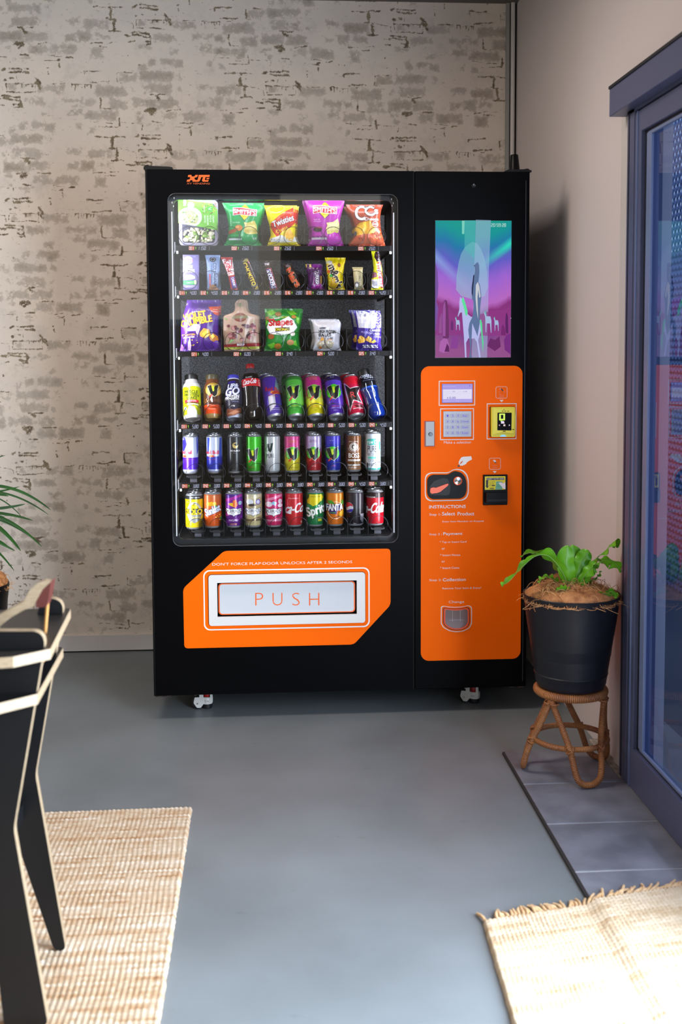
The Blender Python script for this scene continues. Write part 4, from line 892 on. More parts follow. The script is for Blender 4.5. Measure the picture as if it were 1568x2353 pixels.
A.P([(1015,400),(1060,408),(1150,378),(1178,440),(1186,540),(1100,552),(1050,545),(1014,515),(1030,440)],(206,190,96)); A.P([(1030,440),(1150,430),(1175,470),(1040,480)],(228,214,130)); A.P([(1020,500),(1180,490),(1180,520),(1040,535)],(186,168,78))
A.B(822,600,985,622,(210,218,222)); A.T('%%%%',905,590,160,24,(40,60,50)); A.T('45g NET',1150,605,50,36,WH,bold=0); A.P([(752,693),(775,665),(1225,660),(1245,693)],(20,176,88)); A.g.build('packet_print', o2)
Y3 = (236,216,20)
o3, A = pouch('crisp_packet','A',[(180,1280,1700),(230,1295,1690),(330,1318,1680),(440,1345,1678),(560,1360,1668),(640,1330,1690),(695,1312,1730)],.050,Y3,1,'yellow snack packet with a red swoosh, middle of the top shelf',SM,GT,seed=2)
# coordinates of the second detail are 1456 to the left (640-380)*5.6
A.P([(1360,415),(1440,340),(1560,250),(1650,205),(1692,235),(1690,330),(1680,400),(1600,470),(1500,520),(1440,590),(1390,520),(1365,470)],(196,44,28))
A.P([(1380,400),(1450,330),(1560,250),(1540,300),(1440,380)],(226,90,40)); A.T('Twisties',1518,382,280,74,WH,rot=20,bold=.03,shear=.1,ol=(60,40,80),ow=.05); A.T('Cheese',1500,490,150,46,(240,214,40),rot=28,bold=.02)
A.P([(1365,600),(1500,560),(1600,620),(1690,560),(1700,640),(1500,650),(1360,640)],(240,240,236)); A.P([(1530,560),(1600,480),(1660,560),(1640,640),(1560,620)],(240,190,60)); A.E(1590,540,44,40,(226,170,50)); A.T('100',1395,205,60,12,(120,100,20),bold=0); A.T('baked snacks',1400,270,100,12,(160,120,20),rot=20,bold=0)
A.crumbs(1340,600,1480,650,[(150,160,190),(90,90,120),(230,230,236)],10,10,9); A.O(1440,230,100,50,10,(250,230,90),rot=10); A.g.build('packet_print', o3)
M4 = (176,38,166)
o4, A = pouch('crisp_packet','a',[(85,350,850),(120,348,852),(210,375,835),(330,405,800),(450,428,785),(560,428,800),(630,410,825),(692,368,846)],.050,M4,1,'magenta crisp packet with yellow diamond badge, second from the right on the top shelf',SM,GT,seed=3)
smiths(A,598,240,1.02,-2,0); A.T('Salt &',495,360,78,20,(230,180,230),bold=.01); A.T('vinegar',502,386,100,22,(230,180,230),bold=.01)
A.P([(615,402),(700,392),(765,345),(790,440),(770,520),(690,540),(625,545),(610,470),(628,440)],(232,224,150)); A.P([(640,420),(760,400),(780,440),(660,460)],(246,240,180)); A.P([(620,500),(770,490),(765,525),(640,540)],(214,200,110)); A.E(505,485,55,32,(50,24,40)); A.E(520,462,45,10,(150,60,80))
A.B(428,585,620,612,(200,190,206)); A.T('%%%%',525,578,185,24,(50,20,60)); A.T('45g NET',750,592,50,36,WH,bold=0); A.P([(632,690),(640,560),(720,520),(800,560),(840,690)],(206,30,196)); A.g.build('packet_print', o4)
R5 = (150,58,34)
o5, A = pouch('crisp_packet','a',[(160,872,1350),(230,900,1325),(330,955,1310),(430,985,1315),(540,975,1335),(620,940,1360),(690,905,1380)],.050,R5,1,'rust brown corn chip packet with big white letters, right end of the top shelf',SM,GT,seed=4)
A.O(1070,270,72,82,42,(40,20,30),a0=40,a1=330,rot=-10); A.O(1070,270,72,82,30,WH,a0=45,a1=325,rot=-10); A.O(1185,245,64,54,38,(40,20,30),a0=40,a1=320); A.O(1185,245,64,54,26,WH,a0=45,a1=315); A.T('s',1255,255,46,60,WH,bold=.06,ol=(40,20,30),ow=.06)
A.T('Cheese',1190,350,184,36,WH,bold=.03); A.P([(975,470),(1040,400),(1180,368),(1200,440),(1250,470),(1180,550),(1120,560),(1010,575),(980,500)],(220,160,30)); A.P([(990,470),(1100,400),(1150,470),(1060,560)],(238,186,50)); A.P([(1130,470),(1190,400),(1210,450),(1180,540)],(206,140,24)); A.E(1240,415,40,38,(226,200,190)); A.E(1240,415,32,30,(150,50,40)); A.T('RETRO',1240,415,56,18,WH)
A.P([(1170,520),(1210,470),(1260,465),(1310,510),(1290,530),(1250,500),(1215,530)],(244,230,120)); A.P([(935,640),(1000,560),(1110,540),(1340,540),(1375,690),(905,690)],(196,84,52)); A.crumbs(1190,540,1340,600,[(244,200,120),(120,40,30)],14,8,8); A.T("ST'",1280,560,70,28,(80,30,24)); A.T('YO!',1320,605,80,28,(80,30,24)); A.T('YU',1060,600,80,30,(90,30,24)); A.E(985,530,20,26,(80,80,90)); A.g.build('packet_print', o5)
behind(o2,.062,.006,'green crisp packet standing directly behind the front green one on the top shelf'); behind(o3,.062,.009,'yellow snack packet half hidden behind the front yellow one, top shelf',.004); behind(o4,.062,-.008,'magenta crisp packet standing directly behind the front magenta one, top shelf'); behind(o5,.062,-.005,'rust brown corn chip packet tucked behind the front one, right end of the top shelf')
# ---- second shelf
G2S = 'bars and small packets on the second shelf'; BAR = 'snack bar'
xc = at(440, 662, .12)[0]
bx_ = MB().box(-.0285,.0285,0,.028,0,.124,mat('lilac_carton',(112,104,156),.45),.0006).build('snack_box'); bx_.location = (xc,.110,ROWS[2][0]+.0005); bx_.rotation_euler = (0,0,R(-4)); tag(bx_,'lilac carton of cheese and crackers, left end of the second shelf','snack box',G2S)
A = Art(lambda u,v,l:(u,-l,v), 332, 1248, 'p', 0, 0); A.E(300,878,58,52,(220,216,236)); A.E(300,878,46,40,(150,180,190)); A.B(242,864,358,896,(206,110,150)); A.T('MAINLAND',300,880,100,16,WH); A.T('CHEESE',302,958,104,40,WH,bold=.03); A.T('&',300,986,26,20,WH); A.T('CRACKERS',306,1008,146,40,WH,bold=.03); A.T('ORIG',380,832,30,10,(200,195,225))
A.P([(245,1090),(270,1062),(330,1056),(382,1078),(385,1105),(320,1120),(262,1122)],(240,236,220)); A.B(232,1132,400,1182,(62,150,88)); A.T('TASTY',315,1158,84,20,(190,226,190)); A.E(385,1152,14,28,(214,210,150)); A.T('2 cheese slices',315,1196,126,10,WH,bold=0); A.T('with crackers',310,1210,90,8,WH,bold=0); A.g.build('box_print', bx_)
def bar(key, ok, rows, c, label, seed=0, T=.014, name='snack_bar', cat=BAR, row=2, grp=G2S): return pouch(name, ok, rows, T, c, row, label, cat, grp, yf=.112, seed=seed)
o, A = bar('12','A',[(812,520,712),(870,530,706),(960,540,702),(1100,538,705),(1250,540,716)],(128,150,196),'pale blue protein bar beside the lilac carton on the second shelf',1,.016)
A.E(617,867,40,34,(40,40,52)); A.O(617,867,24,20,4,(200,210,230)); A.T('COLLAGEN',643,1040,256,40,(40,42,60),rot=-90,bold=.02); A.T('LOW CARB PROTEIN BAR',604,1040,240,14,(60,70,100),rot=-90,bold=0); A.T('BODY SCIENCE',572,960,110,12,(220,228,244),rot=-90,bold=0); A.B(572,1050,588,1200,(190,80,100)); A.P([(560,1250),(575,1200),(620,1180),(660,1210),(690,1250)],(176,130,96)); A.E(648,1188,18,16,(60,50,60)); A.g.build('bar_print', o)
o, A = bar('13','A',[(838,720,870),(870,735,872),(960,770,882),(1090,815,900),(1250,845,935)],(176,34,40),'red and white chunky chocolate bar leaning left, third slot of the second shelf',2)
A.P([(722,875),(760,860),(868,875),(884,960),(885,1000),(890,1060),(815,1075),(790,990),(770,930)],(226,216,224)); A.T('KitKat',826,960,190,66,(200,30,44),rot=-72,bold=.03,shear=.1); A.P([(836,1090),(905,1080),(925,1225),(862,1232)],(96,64,150)); A.T('CHUNKY',882,1158,128,32,WH,rot=-78,bold=.03); A.g.build('bar_print', o)
o, A = bar('14','A',[(835,985,1080),(880,1000,1100),(1000,1050,1135),(1150,1095,1185),(1235,1125,1205)],(50,30,22),'dark brown bar with yellow letters leaning left, fourth slot of the second shelf',3)
A.P([(1000,880),(1050,830),(1075,860),(1080,880)],(190,170,40)); A.T('CHOKITO',1085,1038,310,52,(232,206,24),rot=-66,bold=.05,ol=(120,70,20),ow=.03); A.P([(1060,870),(1090,880),(1095,915),(1075,900)],(210,120,140)); A.Ln([(970,890),(1000,885),(1040,850),(1080,880),(1190,1150),(1180,1190),(1120,1195),(1085,1150)],4,(200,200,210)); A.P([(1150,1225),(1185,1180),(1200,1215),(1165,1232)],(214,190,30)); A.crumbs(1110,1200,1150,1230,[(150,130,100)],6,8,2); A.g.build('bar_print', o)
o, A = bar('15','A',[(855,1262,1400),(900,1285,1365),(1000,1305,1392),(1100,1330,1415),(1222,1350,1445)],(44,28,30),'dark brown bar with white and blue letters, fifth slot of the second shelf',4)
A.P([(1275,885),(1345,875),(1340,910),(1285,915)],(190,185,195)); A.P([(1288,955),(1366,950),(1442,1200),(1440,1222),(1350,1220)],(176,60,60)); A.P([(1292,962),(1362,957),(1436,1205),(1434,1215),(1354,1212)],(44,44,120)); A.T('SNICKERS',1366,1085,240,52,WH,rot=-73,bold=.05); A.g.build('bar_print', o)
o, A = bar('16','a',[(905,55,180),(960,85,200),(1050,125,245),(1150,165,280),(1240,215,285)],(40,26,28),'dark bar with red letters leaning left, sixth slot of the second shelf',5)
A.T('Mars',190,1085,250,86,(190,60,44),rot=-54,bold=.06,ol=(226,170,60),ow=.03); A.P([(95,920),(140,925),(150,945),(110,950)],(110,100,110)); A.g.build('bar_print', o)
o, A = bar('17','a',[(935,352,575),(978,358,570),(1060,380,565),(1180,385,570),(1262,360,600)],(70,22,80),'deep purple chocolate bar with gold crimp, seventh slot of the second shelf',6,.018)
A.B(352,935,370,978,(190,160,60)); A.B(400,937,425,976,(226,200,120)); A.B(440,935,540,978,(120,30,130)); A.T('TURKISH',498,1110,190,44,WH,rot=-88,bold=.02,shear=.1); A.P([(415,1250),(450,1200),(545,1190),(565,1250)],(160,40,150)); A.B(448,1190,475,1246,(190,150,200)); A.P([(535,1090),(562,1080),(562,1180),(535,1190)],(140,110,60)); A.Ln([(462,1100),(456,1160),(462,1200)],6,(190,60,170)); A.g.build('bar_print', o)
o, A = bar('18','a',[(852,600,868),(900,612,862),(940,615,850),(1060,628,835),(1180,640,835),(1262,642,860)],(226,200,16),'bright yellow sweets packet with black bubble letters, eighth slot of the second shelf',7,.026,'sweets_packet','sweets packet')
A.T("m&m's",735,1085,300,100,(44,22,20),rot=-70,bold=.07,ol=(236,230,220),ow=.05); A.E(645,1030,18,20,(200,90,40)); A.E(678,1085,22,20,(60,150,70)); A.E(690,1140,44,40,(206,170,50)); A.E(710,1205,50,36,(190,150,30)); A.E(660,1140,14,14,(226,210,60)); A.E(665,915,28,24,(220,214,210)); A.E(632,912,18,26,(236,226,160)); A.E(780,950,20,26,(130,70,30)); A.g.build('packet_print', o)
o, A = bar('19','a',[(962,948,1090),(1000,962,1085),(1120,970,1092),(1200,978,1092),(1250,980,1108)],(196,184,142),'small cream bar with olive letters, ninth slot of the second shelf',8)
A.T('COCONUT SLICE',1048,1110,210,30,(110,110,70),rot=-88,bold=.01); A.E(1010,1185,30,40,(120,116,120)); A.E(1008,1195,20,24,(226,224,220)); A.B(950,965,1086,985,(176,160,110)); A.P([(1060,1250),(1075,1225),(1108,1248)],(110,70,30)); A.g.build('bar_print', o)
o, A = bar('20','a',[(770,1197,1300),(900,1215,1318),(1000,1228,1335),(1150,1195,1345),(1262,1192,1350)],(214,214,24),'tall yellow and maroon meat snack bar, right end of the second shelf',9)
A.P([(1250,775),(1300,770),(1318,900),(1265,905),(1235,850)],(40,14,30)); A.T("JACK LINK'S",1286,840,130,22,(216,210,220),rot=-88,bold=.01); A.P([(1275,910),(1318,905),(1345,1150),(1348,1240),(1315,1230),(1280,1080)],(170,30,50)); A.T('STEAK BAR',1300,1080,300,48,WH,rot=-84,bold=.05,shear=.1); A.P([(1200,1040),(1262,1040),(1268,1100),(1200,1118)],(120,70,90)); A.B(1200,1130,1290,1240,(222,220,232))
for k in range(9): A.B(1208+k*8,1150,1211+k*8,1215,(60,60,80))
A.g.build('bar_print', o)
# ---- third shelf
o21, A = pouch('sweets_packet','B',[(60,290,695),(110,285,696),(250,240,690),(400,210,685),(550,210,700),(650,200,718),(708,190,718)],.045,(76,34,128),3,'purple honeycomb sweets packet with yellow letters, left end of the third shelf','sweets packet',GM,seed=11)
A.P([(558,145),(695,140),(693,262),(640,240),(590,190)],(210,72,30)); A.T('NOW WITH',650,180,60,12,WH,rot=-5,bold=0); A.T('CRUNCH',634,205,88,16,WH,rot=-8); A.T('Australia\'s',400,205,96,20,WH,rot=8,bold=0,shear=.1); A.T('VIOLET',385,256,290,76,(240,208,50),rot=10,bold=.05,ol=(232,120,30),ow=.045); A.T('CRUMBLE',408,328,400,80,(240,208,50),rot=11,bold=.05,ol=(232,120,30),ow=.045)
A.P([(285,430),(380,365),(450,365),(460,400),(420,530),(400,450),(300,455)],(206,170,246)); A.P([(448,480),(500,415),(570,430),(590,500),(520,545),(458,520)],(206,150,60)); A.P([(480,490),(530,440),(575,470),(560,520),(510,530)],(232,200,70)); A.P([(570,520),(620,480),(680,520),(690,570),(620,590),(580,560)],(190,120,50)); A.P([(585,510),(620,490),(640,520),(610,555)],(240,214,80)); A.T('IT SHATTERS',310,500,170,22,(236,160,40),rot=5,bold=.04); A.T('THAT MATTERS',310,532,150,18,WH,rot=6,bold=.03)
A.crumbs(220,560,420,640,[(226,190,60)],8,10,3); A.P([(600,600),(660,570),(716,600),(716,690),(640,680)],(90,40,150)); A.P([(200,700),(215,620),(260,640),(240,705)],(150,90,220)); A.P([(290,700),(300,600),(330,520),(340,640),(330,700)],(190,150,240)); A.g.build('packet_print', o21)
KR = (168,140,122)
pts22 = [(760,715),(750,600),(752,300),(770,265),(850,240),(895,200),(905,150),(905,110),(930,70),(980,55),(1030,65),(1048,110),(1048,160),(1070,215),(1110,240),(1180,248),(1200,290),(1208,600),(1212,705)]
o22, A = pouch('jerky_packet','B',[(55,965,1005),(62,940,1030),(80,918,1042),(110,905,1048),(160,903,1048),(200,895,1062),(230,868,1085),(245,800,1130),(258,768,1190),(285,752,1200),(400,750,1202),(600,756,1208),(712,762,1212)],.030,KR,3,'wood-look dried meat packet shaped like a chopping board, second on the third shelf','meat snack packet',GM,seed=12)
A.E(968,122,20,22,(130,150,100)); A.E(970,285,82,56,(118,56,36)); A.P([(868,300),(890,262),(1060,262),(1084,300),(1060,296),(890,298)],(96,106,60)); A.T('BILTONG',972,278,150,20,(150,60,40),bold=.02); A.P([(765,285),(800,300),(810,318),(780,310)],(120,160,90)); A.P([(1140,310),(1150,340),(1142,355)],(120,160,90))
q = random.Random(9)
for i in range(26):
    x, y = q.uniform(820,1170), q.uniform(370,580); A.E(x,y,q.uniform(18,40),q.uniform(14,32),q.choice([(96,44,54),(140,74,80),(176,120,120),(70,34,44),(120,60,80)]),8)
A.P([(820,610),(850,560),(900,570),(860,600)],(130,170,110)); A.P([(760,632),(980,618),(1210,610),(1210,650),(980,655),(760,660)],(136,30,36)); A.T('BEEF',975,632,96,24,WH,bold=.05); A.P([(762,665),(1210,655),(1210,685),(762,692)],(176,180,70)); A.T('GLUTEN FREE  LOW SUGAR  HIGH PROTEIN',985,672,400,11,(60,50,30),bold=0); A.g.build('packet_print', o22)
o23, A = pouch('biscuit_packet','B',[(160,1282,1760),(200,1290,1756),(300,1290,1745),(430,1300,1722),(560,1300,1720),(640,1285,1728),(698,1278,1742)],.045,(28,128,44),3,'bright green savoury biscuit packet with red letters, middle of the third shelf','biscuit packet',GM,seed=13)
for P_ in ([(1300,200),(1380,175),(1440,210),(1360,250)],[(1560,190),(1640,175),(1700,230),(1620,250)],[(1680,260),(1735,280),(1720,360),(1690,330)],[(1300,300),(1330,330),(1300,380)],[(1320,620),(1400,590),(1440,640),(1360,670)],[(1600,600),(1680,560),(1700,640)]): A.P(P_, (110,190,50))
A.T('Oven Baked',1395,285,150,24,WH,rot=6,bold=.02); A.T('not fried',1540,268,80,18,YE,rot=6); A.P([(1340,320),(1450,330),(1590,260),(1650,310),(1700,400),(1640,470),(1500,500),(1350,480),(1310,400)],WH)
A.T('Shapes',1490,345,300,110,(190,40,40),rot=2,bold=.06,ol=(120,20,20),ow=.03); A.P([(1415,405),(1600,395),(1605,440),(1420,455)],(24,24,24)); A.T('ORIGINALS',1510,425,180,32,YE,bold=.04); A.T('Barbecue',1500,485,140,24,(40,140,70),bold=.02); A.E(1365,515,40,34,(150,84,40)); A.E(1450,640,44,38,(190,130,50)); A.E(1458,230,40,26,(150,100,50)); A.E(1610,590,46,36,(190,140,90)); A.E(1320,285,26,24,(140,90,50)); A.E(1655,265,30,22,(176,120,60)); A.E(1640,480,30,30,(230,220,210)); A.g.build('packet_print', o23)
o24, A = pouch('protein_ball_packet','b',[(300,420,780),(345,440,808),(430,452,800),(560,470,790),(640,455,790),(698,445,810)],.040,(206,206,216),3,'white protein ball packet with dark letters, fourth on the third shelf','snack packet',GM,seed=14)
A.P([(525,410),(560,396),(610,402),(600,418),(540,424)],(90,90,100)); A.T('HIGH PROTEIN',628,455,214,40,(36,36,42),rot=-2,bold=.05); A.T('BALLS',598,498,160,36,(36,36,42),rot=2,bold=.05); A.E(600,620,108,58,(190,180,160)); A.crumbs(520,580,700,660,[(226,222,206),(160,150,120)],24,14,5); A.P([(535,570),(560,520),(590,560)],(226,160,60)); A.P([(620,565),(660,545),(690,560)],(226,150,50)); A.E(680,540,18,14,(80,80,90)); A.E(530,545,16,14,(150,150,160)); A.E(640,545,16,14,(150,150,160)); A.P([(510,668),(540,640),(575,668)],(226,130,50)); A.g.build('packet_print', o24)
o25, A = pouch('pasta_chip_packet','b',[(180,960,1310),(250,985,1325),(400,1015,1325),(500,1010,1325),(600,1005,1320),(692,1000,1338)],.045,(58,38,140),3,'purple and white snack packet with a fish skull drawing, right end of the third shelf','snack packet',GM,seed=15)
A.P([(1000,185),(1310,185),(1325,250),(1320,400),(1200,410),(1030,400)],(212,212,232)); A.O(1110,245,34,34,10,(240,240,250)); A.E(1110,245,14,14,(150,150,190)); A.Ln([(1015,280),(1060,210),(1150,195),(1220,230)],6,WH); A.Ln([(1020,320),(1080,330),(1160,360)],6,WH)
for k in range(7): A.P([(1030+k*20,325),(1044+k*20,325),(1037+k*20,352)],WH)
A.P([(1040,350),(1070,385),(1140,400),(1070,398)],WH); A.T('PIRANHA',1288,300,240,52,(60,40,140),rot=80,bold=.05,shear=.15); A.T('Cascada',1240,430,140,34,WH,shear=.3,bold=.02); A.T('MULTIGRAIN PASO',1180,470,240,26,(200,190,240),rot=-8,bold=.02); A.T('CHIPS',1270,520,100,18,(190,180,230),rot=-6,bold=0)
for P_ in ([(1015,560),(1060,500),(1120,540),(1100,590),(1030,600)],[(1110,560),(1150,505),(1200,540),(1180,595)],[(1180,590),(1230,550),(1255,580),(1215,600)]): A.P(P_, (226,170,60))
A.P([(1030,520),(1050,500),(1070,580)],(246,214,120)); A.T('%%%%',1180,640,200,40,WH,bold=.05); A.g.build('packet_print', o25)
behind(o21,.06,.006,'purple sweets packet standing right behind the front purple one, third shelf',.004); behind(o22,.05,.006,'chopping board shaped meat packet directly behind the front one, third shelf',.001); behind(o23,.06,.006,'green biscuit packet directly behind the front green one, third shelf'); behind(o24,.05,-.008,'white protein ball packet peeking out behind the front white one, third shelf',.004); behind(o25,.06,-.012,'purple and white fish skull packet behind the front one, right end of third shelf',.004)
# ---- cans and bottles
SIL = mat('can_aluminium', (206,208,214), .36, metal=.7); LIDM = mat('lid_aluminium', (170,172,178), .3, metal=.9)
TAB = mat('pull_tab_aluminium', (205,207,212), .25, metal=.9)
LIDS = {}
def lid_mesh(r, h, par):
    k = (round(r,4), round(h,4))
    if k not in LIDS:
        m_ = MB().lathe([(r*.80,h-.0035),(r*.845,h-.001),(r*.84,h),(r*.80,h-.0005),(r*.775,h-.005),(r*.70,h-.0055),(r*.68,h-.0035),(0,h-.0035)], LIDM, 28)
        a = m_.build('lid', par, smooth=40); t_ = MB().prism([(-.0045,-.010),(.0045,-.010),(.0055,.004),(.002,.010),(-.002,.010),(-.0055,.004)], -.0006, .0006, TAB, M=Matrix.Translation((0,0,h-.0022)) @ Matrix.Rotation(R(90),4,'X')).build('pull_tab', a); LIDS[k] = a
    else:
        a = LIDS[k].copy(); C.objects.link(a); a.parent = par
        t_ = [o for o in bpy.data.objects if o.parent == LIDS[k]][0].copy(); C.objects.link(t_); t_.parent = a
    return a
def vessel(name, ok, cx, by, prof, cols, row, label, cat, group, lean=0, tilt=0, yc=.15, zb=None, kind='m', du=.004, mfn=None):
    """turned body; prof = (r, z) from the base up, cols = material per segment"""
    ox, oy = ORI[ok]; zf = ROWS[row][0] if zb is None else zb
    k0 = min(range(len(prof)), key=lambda i: prof[i][1]); k1 = max(range(len(prof)), key=lambda i: prof[i][1]); zz = [p[1] for p in prof[k0:k1+1]]; rr = [p[0] for p in prof[k0:k1+1]]; rm = max(rr)
    x0 = at(ox+cx/5.6, oy+by/5.6, yc-rm)[0]
    o = MB().lathe(prof, None, 36, ms=cols).build(name, None, smooth=35)
    ln = R(lean)
    Mx = Matrix.Translation((x0, yc, zf+prof_base(prof)*math.sin(ln)+.0006)) @ Matrix.Rotation(R(-tilt),4,'Y') @ Matrix.Rotation(-ln,4,'X')
    o.matrix_world = Mx; tag(o, label, cat, group)
    def fn(x, z, l):
        r_ = max(.006, float(np.interp(z, zz, rr))); q = x/r_; th = math.asin(q) if abs(q) < .92 else math.copysign(math.asin(.92)+(abs(q)-.92)*1.6, q)
        th = max(-3.0, min(3.0, th)); return ((r_+l)*math.sin(th), -(r_+l)*math.cos(th), z)
    A = Art(fn, cx, by, kind, du, .012 if name == 'drink_bottle' else 0, 1/math.cos(ln), -2*prof_base(prof)*math.sin(ln)/math.cos(ln), -tilt)
    return o, A
def prof_base(prof): return prof[0][0] if prof[0][0] > 0 else max(p[0] for p in prof[:4])*.85
def can(ok, cx, by, r, h, bands, row, label, group, **k):
    """bands = [(z0 fraction, colour)] of the printed wall"""
    z0, z1 = .006, h-.012*(r/.033)
    prof = [(0,.009),(r*.60,.007),(r*.72,.001),(r*.78,0),(r*.85,.0015),(r*.97,.0075)]; cols = [SIL]*5
    B = [(a, c) for a, c in bands]
    for i, (a, c) in enumerate(B):
        zt_ = (B[i+1][0] if i+1 < len(B) else 1.0); zt_ = z0+.004+(z1-z0-.006)*zt_
        if i == 0: prof.append((r, z0+.004)); cols.append(ink(c,'m'))
        prof.append((r, zt_)); cols.append(ink(c,'m') if isinstance(c,tuple) else c)
    prof += [(r*.97,z1+.003),(r*.82,h-.003)]; cols += [ink(B[-1][1],'m'), SIL]
    prof += [(r*.80,h-.0036)]; cols += [SIL]
    o, A = vessel('drink_can', ok, cx, by, prof, cols, row, label, 'drink can', group, **k)
    lid_mesh(r, h, o)
    return o, A
def vlogo(A, x, y, s, circle=None):
    if circle: A.E(x, y, 92*s, 92*s, circle)
    A.O(x+4*s, y-5*s, 112*s, 46*s, 4*s, (24,40,24), rot=38)
    body = [(-88,-62),(-35,-78),(-8,30),(22,-62),(72,-92),(60,-20),(52,60),(18,100),(-40,60),(-62,0)]
    A.P([(x+px*s*1.05, y+py*s*1.05) for px,py in body], (226,230,226)); A.P([(x+px*s, y+py*s) for px,py in body], (20,24,28))
    A.P([(x-22*s,y-52*s),(x+6*s,y-62*s),(x+14*s,y+2*s),(x+4*s,y+24*s),(x-10*s,y+8*s)], (206,224,50)); A.P([(x-62*s,y+112*s),(x-52*s,y+88*s),(x-14*s,y+58*s),(x-8*s,y+70*s),(x-38*s,y+104*s)], (206,50,50))
G4, G5, G6 = 'drinks leaning back on the fourth shelf', 'slim cans on the fifth shelf', 'soft drink cans on the bottom shelf'
# bottles
def bottle(ok, cx, by, prof, cols, label, lean, tilt, cap=None, rs_=1.45, **k):
    prof = [(r_*rs_, z_) for r_, z_ in prof]; return vessel('drink_bottle', ok, cx, by, prof, cols, 4, label, 'drink bottle', G4, lean=lean, tilt=tilt, **k)
def cap(o, r, z0, z1, m, lab=None, ribs=True):
    pr = [(r*.97,z0),(r,z0+.002),(r,z1-.0015),(r*.94,z1),(0,z1)]; a = MB().lathe(pr, m, 28).build('cap', o, smooth=40)
    if lab: a['label'] = lab
    return a
BLKP = mat('black_bottle_cap',(14,14,16),.35); LIME = (196,206,20)
o, A = bottle('C',345,838,[(0,.004),(.018,.003),(.0195,0),(.0215,.002),(.0225,.012),(.0225,.118),(.021,.130),(.016,.140),(.0150,.150)],[mat('pale_plastic',(196,190,190),.4)]*4+[ink(LIME,'f'),ink((214,214,206),'f'),MATS['pale_plastic'],MATS['pale_plastic']],'lime green protein shake bottle with black cap, left end of the fourth shelf',20,2.5,kind='f')
cap(o,.0246,.148,.168,BLKP,'black screw cap'); A.E(290,358,36,38,WH); A.T('B',290,358,28,40,(60,90,150)); A.T('Sc',352,352,60,36,WH,bold=.06,ol=(40,60,60),ow=.03); A.T('MUSCLE',328,452,160,40,(30,36,20),bold=.03); A.T('PROTEIN',332,494,170,34,(30,36,20),bold=.03); A.T('SHAKE',336,530,130,34,(30,36,20),bold=.03)
A.B(252,552,420,586,(196,40,50)); A.T('ALL IN ONE',336,568,110,14,WH,bold=.02); A.B(250,588,430,596,(30,30,30)); A.T('FLAVOUR',350,610,130,20,WH,bold=.03,shear=.2); A.P([(290,760),(285,680),(320,630),(370,640),(400,690),(410,770)],(206,216,200)); A.E(262,660,18,20,(230,236,220)); A.E(325,640,18,14,(150,190,190)); A.g.build('bottle_print', o)
OG = (216,72,14)
o, A = bottle('C',605,838,[(0,.006),(.015,.002),(.018,0),(.021,.006),(.0225,.016),(.0225,.050),(.0220,.060),(.0225,.070),(.0225,.112),(.0205,.126),(.0165,.138),(.0160,.150)],[mat('amber_bottle_base',(150,120,72),.2)]*4+[ink(OG,'f'),ink((60,26,18),'f'),ink((92,52,24),'f'),ink((70,38,20),'f'),ink((96,60,30),'f'),mat('amber_neck',(110,64,40),.2),MATS['amber_neck']],'brown and orange iced coffee energy bottle, second on the fourth shelf',18,.8,kind='f')
cap(o,.0245,.148,.167,mat('olive_cap',(70,62,40),.4),'olive brown cap'); A.E(615,425,98,92,(190,150,60)); A.E(615,430,78,74,(214,178,84)); vlogo(A,617,432,.85); A.T('ICED',600,625,60,14,(250,200,170),bold=0); A.T('COFFEE',612,650,96,26,(90,40,20),bold=.02); A.T('ENERGY',610,672,80,12,(250,200,170),bold=0); A.P([(580,555),(600,500),(612,585),(600,590)],(226,220,214)); A.crumbs(510,530,560,590,[(140,80,40),(180,120,60)],8,10,2); A.g.build('bottle_print', o)
DB_ = (42,40,60)
o, A = bottle('C',886,826,[(0,.004),(.017,.002),(.0190,0),(.0205,.003),(.0215,.016),(.0210,.045),(.0225,.072),(.0235,.098),(.0205,.122),(.0155,.140),(.0135,.150)],[mat('pale_blue_plastic',(176,180,200),.35)]*4+[ink(DB_,'f')]*5+[mat('brown_neck',(60,44,44),.3)],'dark navy breakfast protein drink bottle with violet cap, third on the fourth shelf',20,1.5,kind='f')
cap(o,.0208,.152,.166,mat('violet_cap',(64,60,176),.4),'violet cap'); MB().lathe([(.0208,.149),(.0214,.1505),(.0208,.152)], mat('cap_seal',(214,216,226),.4), 28).build('cap_ring', o)
A.P([(805,308),(900,296),(900,322),(808,332)],(60,40,150)); A.T('UP&',872,368,130,60,WH,rot=6,bold=.05,shear=.25,ol=(60,60,170),ow=.06); A.T('GO',865,440,170,90,WH,rot=8,bold=.05,shear=.25,ol=(60,60,170),ow=.06); A.T('PROTEIN',858,512,176,40,WH,rot=10,bold=.05,shear=.2); A.T('ENERGIZE',895,536,100,20,WH,rot=8,bold=.04); A.T('CHOC ICE',898,568,80,12,(170,180,230),bold=0); A.T('33g',870,622,50,24,WH,bold=.03)
A.P([(790,700),(800,650),(880,672),(968,640),(970,700),(900,742),(800,752)],(140,84,66)); A.P([(800,720),(900,680),(960,690),(880,735)],(190,130,100)); A.g.build('bottle_print', o)
CB = mat('dark_cola_bottle',(16,8,8),.08,spec=.8,coat=.6); CR = (196,16,30)
o, A = bottle('C',1125,834,[(0,.005),(.010,.003),(.018,0),(.0225,.010),(.0235,.030),(.0225,.060),(.0222,.085),(.0238,.112),(.0240,.118),(.0235,.147),(.0228,.152),(.0180,.168),(.0112,.184),(.0096,.190)],[CB]*8+[ink(CR,'f'),CB,CB,mat('clear_bottle_neck',(84,76,84),.1,spec=.8),MATS['clear_bottle_neck']],'tall dark cola bottle with red label and red cap, fourth on the fourth shelf',16,2.5,kind='f')
